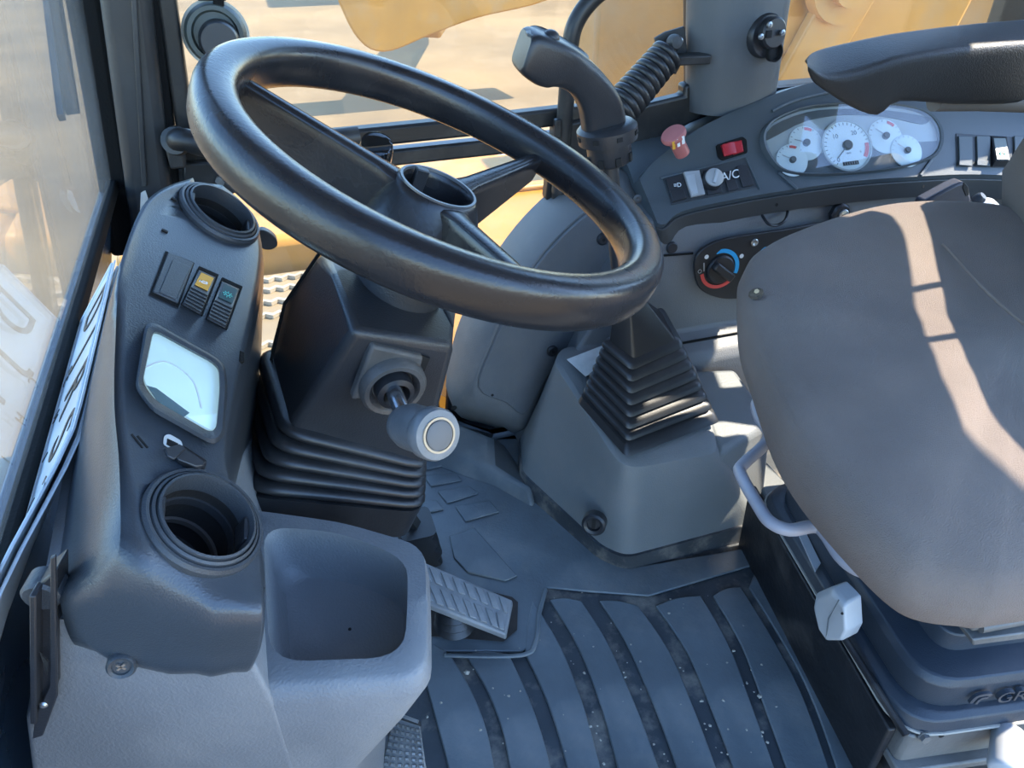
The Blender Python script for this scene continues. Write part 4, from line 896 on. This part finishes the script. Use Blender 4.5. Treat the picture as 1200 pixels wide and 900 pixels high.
# armrest on the far side
AS = [(946, 68, 76, 84), (952, 60, 80, 96), (968, 53, 90, 108), (1000, 45, 86, 128), (1030, 39, 76, 137), (1056, 35, 68, 121), (1120, 27, 58, 124), (1200, 20, 51, 124), (1290, 14, 45, 126)]
rings = []
for px, a, b, c in AS:
    wdy = .030 if px < 950 else .055 if px < 960 else .075
    yn = .905; tf = at(px, a, y=yn+wdy); tn = at(px, b, y=yn); bn = at(px, c, y=yn+.012); bf_ = V((bn.x+.02, yn+wdy-.01, bn.z+.0))
    if tf.z-bn.z < .03: pass
    rings.append(rring([tf, tn, tn.lerp(bn, .5)+V((0, -.002, 0)), bn, bf_, V((tf.x, yn+wdy+.006, (tf.z+bf_.z)/2))], .014, 3))
rings = [list(r) for r in zip(*[cr(list(q), 3) for q in zip(*rings)])]
ob('armrest', loft(rings), M_ARM, st_, sharp=70)
ob('armrest_frame', tube([at(1095, 118, y=.945), at(1150, 118, y=.945), V((1.22, .90, .72)), V((1.24, .84, .62))], .016, 12), mat('arm_strap', (.16, .14, .12), .6), st_)
# dark hinge cover at the cushion's rear corner
ob('hinge_cover', loft([rring([at(1182, 262, y=.93), at(1230, 235, y=.93), at(1260, 280, y=.93), at(1210, 290, y=.93)], .01), rring([p+V((0, -.05, -.01)) for p in [at(1182, 262, y=.93), at(1230, 235, y=.93), at(1260, 280, y=.93), at(1210, 290, y=.93)]], .01)]), M_SEATP, st_, bev=.006)
# seat pan and suspension trays
ob('seat_pan', loft([rring([(.60, .36, .44), (.66, .76, .44), (1.08, .70, .44), (1.04, .32, .44)], .05), rring([(.57, .34, .505), (.65, .78, .505), (1.10, .72, .505), (1.05, .30, .505)], .05)]), M_SEATP, st_, bev=.006)
def tier(zs, grow, r=.055):
    base = [V((.634, .366, 0)), V((.700, .76, 0)), V((1.12, .70, 0)), V((1.05, .295, 0))]; c = sum(base, V((0, 0, 0)))/4
    return [rring([p+(p-c).normalized()*g+V((0, 0, z)) for p in base], r, 6) for z, g in zip(zs, grow)]
ob('lower_tray', loft(tier((.155, .160, .178, .184, .184), (.026, .030, .024, .012, -.02))), M_SEATP, st_, sharp=40, bev=.002)
up_ = ob('upper_tray', loft(tier((.180, .184, .222, .232, .236), (-.002, .003, .004, -.004, -.03))), M_SEATP, st_, sharp=40, bev=.002)
ob('inner_tray', loft(tier((.23, .262, .27), (-.055, -.058, -.075), .03)), M_SEATP, st_, sharp=40, bev=.002)
ob('piping', tube(tier((.160,), (.031,))[0]+[tier((.160,), (.031,))[0][0]], .0022, 6, False), mat('pale_edge', (.32, .30, .26), .6), st_)
# lettering embossed on the upper tray
d_ = (at(1200, 805, z=.205)-at(1130, 815, z=.205)); d_.z = 0; d_.normalize(); nn = V((d_.y, -d_.x, 0))
if nn.y > 0: nn = -nn
l0 = V((.634, .366, 0)); l1 = V((1.05, .295, 0)); e_ = (l1-l0).normalized(); en = V((e_.y, -e_.x, 0))
if en.y > 0: en = -en
cth = sum([V((.634, .366, 0)), V((.700, .76, 0)), V((1.12, .70, 0)), V((1.05, .295, 0))], V((0, 0, 0)))/4
lp = lambda s, z: l0+e_*s+en*.0085+V((0, 0, z))+V((-.0, -.0, 0))
text('GRAMMER', lp(.165, .203), e_, (0, 0, 1), .030, M_SEATP, up_, 'embossed_lettering', ext=.003)
ob('emblem', join(bar(cr([lp(.062, .200), lp(.066, .212), lp(.078, .214), lp(.085, .211)], 4), .005, .004, en), bar(cr([lp(.070, .196), lp(.073, .206), lp(.082, .207)], 4), .004, .004, en)), M_SEATP, up_)
# scissor linkage and metal shelf glimpsed below the cushion
ob('linkage', join(bar([(.72, .42, .27), (.98, .42, .43)], .02, .03), bar([(.72, .62, .27), (.98, .62, .43)], .02, .03), bar([(.98, .42, .28), (.72, .42, .43)], .02, .03), bar([(.98, .62, .28), (.72, .62, .43)], .02, .03)), M_METAL, st_, bev=.003)
ob('metal_shelf', loft([[at(1118, 728, z=.28), at(1210, 712, z=.28), at(1230, 745, z=.28), at(1140, 757, z=.28)], [at(1118, 722, z=.292), at(1210, 706, z=.292), at(1230, 738, z=.292), at(1140, 750, z=.292)]]), M_METAL, st_, bev=.002)
ob('link_block', box(at(1158, 716, z=.31), V((1, -.1, 0)).normalized(), V((.1, 1, 0)).normalized(), V((0, 0, 1)), .03, .015, .012), M_METAL, st_, bev=.003)
ob('cross_rod', tube([at(1148, 735, z=.305), at(1215, 722, z=.305)], .007, 10), M_METAL, st_)
# steel base frame and dark pedestal
bs = [V((.622, .350, 0)), V((.70, .80, 0)), V((1.14, .73, 0)), V((1.06, .275, 0))]
ob('base_frame', loft([rring([p+V((0, 0, .098)) for p in bs], .012), rring([p+V((0, 0, .154)) for p in bs], .012)]), M_METAL, st_, bev=.003)
ob('base_flange', loft([rring([p+V((-.004, -.012, .082)) for p in bs], .012), rring([p+V((-.004, -.012, .097)) for p in bs], .012)]), M_METAL, st_, bev=.003)
ob('pedestal', loft([rring([p+V((.012, .008, .0)) for p in bs], .02), rring([p+V((.006, .004, .083)) for p in bs], .02)]), M_PED, st_)
ob('pedestal_side', prism([V((.630, .372, 0)), V((.706, .81, 0)), V((.700, .81, .148)), V((.622, .366, .148))], (-.012, .002, .0)), M_PED, st_, bev=.003)
bb = at(1082, 862, y=.3465)
bo = ob('bolt', lathe([(.009, 0), (.009, .002), (.0065, .002), (.0065, .007), (.0001, .0075)], bb, (-.15, -1, .1), 6), M_METAL, st_)
ob('bolt_hole', lathe([(.0035, 0), (.0035, .001), (.0001, .001)], at(1103, 862, y=.342), (-.15, -1, 0), 12), M_HOLE, st_)
ob('pale_strip', prism([at(933, 622, z=.19), at(941, 620, z=.19), at(961, 662, z=.185), at(955, 671, z=.185)], (0, 0, .004)), M_WHITE, st_)
# bent grey bar in front of the cushion
bp = [(893, 466, .47), (886, 474, .46), (890, 490, .455), (901, 508, .455), (895, 522, .455), (870, 545, .455), (868, 556, .455), (890, 595, .455), (903, 612, .455), (925, 621, .455), (953, 617, .455), (966, 624, .455), (985, 652, .455), (1004, 667, .455), (1022, 669, .46), (1055, 661, .475)]
ob('adjuster_bar', tube(cr([at(a, b, z=c) for a, b, c in bp], 4), .0072, 14), M_BARG, st_)
kq = [(957, 695), (976, 688), (985, 697), (993, 706), (995, 738), (989, 750), (970, 750), (960, 736), (954, 710)]
kp = PX(kq, x=.600)
kb = ob('tilt_handle', loft([[p.lerp(sum(kp, V((0, 0, 0)))/9, .12)+V((-.006, -.004, 0)) for p in kp], kp, [p+V((.028, .006, -.004)) for p in kp]]), M_WHITE, st_, bev=.003, seg=3)
ob('handle_seam', bar([at(983, 703, x=.592), at(971, 725, x=.592), at(968, 749, x=.595)], .0012, .0014), M_GINK, kb)
ob('handle_pin', lathe([(.0018, 0), (.0018, .0008), (.0001, .0008)], at(987, 719, x=.592), (-1, -.5, .4), 8), M_HOLE, kb)
ob('handle_rod', tube([at(985, 740, x=.615), at(1062, 862, z=.16)], .005, 8), M_PED, st_)
wk_ = at(1180, 884, y=.30)
ob('weight_knob', lathe([(.001, -.034), (.016, -.033), (.0195, -.028), (.0195, .018), (.018, .023), (.015, .025), (.001, .025)], wk_, V((-.62, -.55, -.12)), 32), M_WHITE, st_)
# ================================================================ PEDALS
ac = thing('accelerator_pedal', (.15, .85, .0), 'grey accelerator pedal with chevron tread in a floor recess', 'pedal')
q = [at(482, 652, z=.105), at(601, 703, z=.060), at(593, 744, z=.052), at(482, 700, z=.098)]
ob('plate', prism(q, (0, 0, -.014)), M_PEDAL, ac, bev=.003)
pl_n = (q[1]-q[0]).cross(q[3]-q[0]).normalized()
if pl_n.z < 0: pl_n = -pl_n
F = lambda u, v_: q[0].lerp(q[1], u).lerp(q[3].lerp(q[2], u), v_)
for k in range(8):
    u = .06+k*.115
    for (va, vb, s) in ((.10, .44, .07), (.54, .92, -.09)):
        ob('tread', prism([F(min(u+s*.0, .97), va), F(min(u+.075, .97), va), F(min(u+.075-s, .97), vb), F(min(u-s, .92), vb)] if s < 0 else [F(min(u, .97), va), F(min(u+.075, .97), va), F(min(u+.075+s, .97), vb), F(min(u+s, .95), vb)], pl_n*.0035), M_PEDAL, ac, bev=.001)
ob('recess', prism(PX([(495, 745), (590, 752), (606, 738), (607, 706), (600, 700), (560, 690), (495, 690)], z=.0065), (0, 0, .0012)), mat('recess_brown', (.030, .022, .018), .8, .4, 200, .4, 30), ac)
c = at(533, 730, z=.02)
ob('pedal_boot', loft([circ(c+V((0, 0, .008*k)), (0, 0, 1), .034-(.006 if k % 2 else 0)-k*.001, 24) for k in range(6)]), M_RUB, ac)
br = thing('brake_pedal', (.05, .6, 0), 'worn studded steel brake pedal below the grey console', 'pedal')
q = [at(462, 835, z=.150), at(492, 846, z=.150), at(503, 925, z=.105), at(440, 925, z=.105)]
ob('plate', prism(q, (0, 0, -.012)), M_METAL, br, bev=.002)
F = lambda u, v_: q[0].lerp(q[1], u).lerp(q[3].lerp(q[2], u), v_)
bn_ = (q[1]-q[0]).cross(q[3]-q[0]).normalized(); bn_ = bn_ if bn_.z > 0 else -bn_
stud = None
for r_ in range(10):
    for k in range(6):
        u, v_ = .04+k*.162, .12+r_*.088
        a = ob('stud', loft([[F(u, v_), F(u+.115, v_), F(u+.115, v_+.055), F(u, v_+.055)], [p+bn_*.004 for p in (F(u+.02, v_+.01), F(u+.095, v_+.01), F(u+.095, v_+.045), F(u+.02, v_+.045))]]), M_STEEL, br)
ob('top_lip', loft([[F(-.02, -.02), F(1.05, -.02), F(1.05, .07), F(-.02, .07)], [p+bn_*.009 for p in (F(0, -.01), F(1.03, -.01), F(1.03, .03), F(0, .03))]]), M_RUB, br, bev=.001)
ob('lip_edge', bar([F(0, 0)+bn_*.010, F(1.03, 0)+bn_*.010], .004, .003, bn_), M_STEEL, br)
ob('pedal_arm', bar([F(.3, .5)-bn_*.012, (.02, .75, .12), (.0, .85, .3)], .02, .012), M_FRAME, br)
pb = thing('clutch_boot', at(505, 630, z=.0), 'black rubber pedal boot standing against the steering column foot', 'rubber boot')
c = at(500, 640, z=.03)
ob('folds', loft([rring([c+V((-.045, -.03, .014*k-.03)), c+V((.028-(.010 if k % 2 else 0)-.002*k, -.03, .014*k-.03)), c+V((.028-(.010 if k % 2 else 0)-.002*k, .045, .014*k-.03)), c+V((-.045, .045, .014*k-.03))], .014, 3) for k in range(7)]), M_RUB, pb, sharp=50)
ob('pedal_stub', bar([c+V((-.01, 0, .04)), c+V((-.06, .03, .16))], .02, .012), M_FRAME, pb)
# ================================================================ THINGS ON THE RIGHT-HAND FRAME
# corrugated stay
gs_ = thing('door_stay', at(790, 50, y=1.30), 'black corrugated rubber sleeve on a door stay below the pillar', 'door stay')
a, b = at(716, 140, y=1.25), at(783, 62, y=1.29)
d = (b-a); Lc = d.length; d.normalize()
pr = []
NC = 11
for k in range(NC):
    h = k/NC*Lc; s = Lc/NC; r0_ = .036-.006*(k/NC)
    pr += [(r0_-.006, h), (r0_-.001, h+s*.2), (r0_, h+s*.5), (r0_-.001, h+s*.8), (r0_-.006, h+s)]
ob('sleeve', lathe(pr, a, d, 28), M_RUB, gs_, sharp=60)
ob('rod', tube([b, at(797, 46, y=1.30)], .008, 12), M_STEEL, gs_)
ob('ball_joint', lathe([(.001, -.014), (.010, -.012), (.014, -.004), (.014, .004), (.010, .012), (.001, .014)], at(790, 50, y=1.295), (0, -1, .2), 16), M_DASHD, gs_)
ob('bracket', prism(PX([(768, 45), (780, 38), (803, 31), (806, 62), (792, 88), (786, 82), (788, 60), (770, 58)], y=1.315), (0, .008, 0)), M_DASHD, gs_, bev=.002)
ob('tie_band', bar([at(785, 70, y=1.28), at(829, 68, y=1.28)], .03, .016), M_FRAME, gs_, bev=.003)
# grab rail
gr_ = thing('grab_rail', at(660, 200, y=1.30), 'bent black tubular grab rail beside the gear lever grip', 'grab rail')
ob('tube', tube(cr([at(655, 225, y=1.30), at(660, 165, y=1.30), at(664, 110, y=1.29), at(668, 55, y=1.28), at(677, 22, y=1.28), at(702, -8, y=1.28), at(740, -30, y=1.29)], 6), .0145, 16), M_FRAME, gr_)
ob('foot_plate', prism(PX([(650, 208), (668, 204), (664, 236), (648, 240)], y=1.298), (0, .015, 0)), M_FRAME, gr_, bev=.003)
ob('stop_block', box(at(653, 150, y=1.29), V((1, 0, 0)), V((0, 1, 0)), V((0, 0, 1)), .006, .006, .016), M_FRAME, gr_, bev=.002)
# pull handle at the front of the door
ph = thing('pull_handle', at(208, 165, y=1.31), 'short black tubular pull handle on the front door post', 'handle')
ob('tube', tube(cr([at(203, 172, y=1.33), at(207, 165, y=1.27), at(218, 164, y=1.25), at(250, 172, y=1.25), at(330, 170, y=1.25), at(420, 160, y=1.26)], 6), .017, 14), M_FRAME, ph)
ob('end_cup', lathe([(.020, -.01), (.022, 0), (.020, .012), (.001, .014)], at(207, 165, y=1.27), V((-.2, -.9, .3)), 20), M_FRAME, ph)
ob('mount', box(at(206, 175, y=1.31), V((1, 0, 0)), V((0, 1, 0)), V((0, 0, 1)), .012, .03, .022), M_FRAME, ph, bev=.004)
# dirty bracket under the handle
hb_ = thing('hinge_bracket', at(245, 208, y=1.31), 'dusty black hinge bracket below the pull handle', 'bracket')
ob('plate', prism(PX([(215, 192), (262, 190), (270, 214), (280, 225), (262, 232), (232, 214), (215, 214)], y=1.30), (0, .02, 0)), M_FRAME, hb_, bev=.003)
ob('bolt', lathe([(.008, 0), (.008, .006), (.0001, .007)], at(258, 211, y=1.298), (0, -1, 0), 6), M_METAL, hb_)
# round latch on the pane
lt = thing('window_latch', at(255, 40, y=1.33), 'round dark window latch knob fixed to the dusty side pane', 'latch')
lc = at(253, 40, y=1.338); ln = V((.0, -1, .12)).normalized()
ob('seal_ring', lathe([(.049, 0), (.049, .002), (.047, .003), (.001, .003)], lc, ln, 36), mat('pale_ring', (.50, .50, .44), .6), lt)
ob('cup', lathe([(.045, .002), (.044, .014), (.040, .020), (.034, .020), (.031, .012), (.001, .012)], lc, ln, 36), mat('latch_green', (.06, .075, .07), .45), lt, sharp=40)
ob('knob', lathe([(.030, .010), (.030, .024), (.0285, .030), (.027, .044), (.025, .047), (.001, .047)], lc+V((.004, 0, -.008)), ln, 36), M_BLK, lt, sharp=40)
ob('strap', prism(PX([(248, -20), (262, -20), (263, 8), (257, 13), (250, 11)], y=1.325), (0, .008, 0)), M_GASK, lt, bev=.002)
ob('strap_cross', prism(PX([(232, -8), (265, -8), (265, 1), (232, 1)], y=1.326), (0, .006, 0)), M_GASK, lt, bev=.001)
# catch peeping out behind the console
ct = thing('window_catch', at(312, 282, y=1.30), 'small black rubber catch at the low window behind the upper vent', 'catch')
ob('paddle', loft([[p for p in cr(PX([(303, 272), (312, 271), (323, 279), (325, 288), (317, 293), (306, 290)], y=1.29), 4, True)], [p+V((0, .018, 0)) for p in cr(PX([(303, 272), (312, 271), (323, 279), (325, 288), (317, 293), (306, 290)], y=1.29), 4, True)]]), M_RUB, ct, bev=.004)
ob('stem', tube([at(306, 282, y=1.305), at(296, 290, y=1.35)], .006, 8), M_FRAME, ct)
# torn sticker on the pillar foot
sk_ = thing('torn_sticker', at(166, 235, y=1.27), 'curled scrap of pale sticker at the foot of the front pillar', 'sticker')
ob('scrap', prism(PX([(165, 226), (168, 224), (171, 233), (168, 246), (164, 250)], y=1.275), (.003, .002, 0)), M_DECAL, sk_)
# belt buckle beside the seat
bkl = thing('belt_buckle', at(1115, 232, y=.97), 'dark seat belt buckle poking up behind the cushion', 'buckle')
bq = [(1082, 244), (1085, 236), (1118, 218), (1130, 213), (1135, 219), (1138, 231), (1140, 246)]
ob('sleeve', prism(PX(bq, y=.985), (0, .025, 0)), mat('buckle_black', (.035, .035, .045), .5, .2, 300), bkl, bev=.004)
ob('mouth', prism(PX([(1130, 214), (1135, 219), (1136, 229), (1132, 230), (1128, 220)], y=.984), (0, .02, 0)), M_HOLE, bkl, bev=.001)
ob('button', lathe([(.010, 0), (.010, .012), (.007, .016), (.001, .016)], at(1143, 236, y=.99), (.3, -.5, .8), 16), M_SEATP, bkl)
ob('anchor', loft([rring([at(1075, 262, y=.985), at(1120, 262, y=.985), at(1120, 262, y=1.01), at(1075, 262, y=1.01)], .005), rring([at(1086, 240, y=.985), at(1138, 240, y=.985), at(1138, 240, y=1.01), at(1086, 240, y=1.01)], .005)]), M_SEATP, bkl)
ob('stalk', tube(cr([at(1145, 240, y=.985), at(1158, 238, y=.985), at(1170, 250, y=.985), at(1178, 262, y=.98)], 5), .0095, 12), M_WHITE, bkl)
# dry crumbs of soil trodden on to the mat
cv, cf = [], []
for k in range(90):
    px, py = random.uniform(500, 930), random.uniform(690, 890)
    if k % 3 == 0: t = random.random(); a, b = CH[3+k % 4][1], CH[3+k % 4][3]; px, py = a[0]+(b[0]-a[0])*t+random.uniform(-6, 6), a[1]+(b[1]-a[1])*t
    p = at(px, py, z=.0055); s_ = random.uniform(.0010, .0030)*(1.8 if k % 17 == 0 else 1)
    q = [p+V((s_*math.cos(t)*random.uniform(.6, 1.2), s_*math.sin(t)*random.uniform(.6, 1.2), 0)) for t in (0, 1.2, 2.5, 3.8, 5.1)]
    n0 = len(cv); cv += q+[p+V((0, 0, s_*.6))]; cf += [(n0+i, n0+(i+1) % 5, n0+5) for i in range(5)]+[tuple(n0+i for i in range(5))[::-1]]
cr_ = ob('floor_crumbs', (cv, cf), mat('dry_soil', (.34, .31, .26), .95), flat=True)
tagg(cr_, 'dry pale crumbs of soil scattered over the ribbed floor mat', 'debris', kind='stuff')
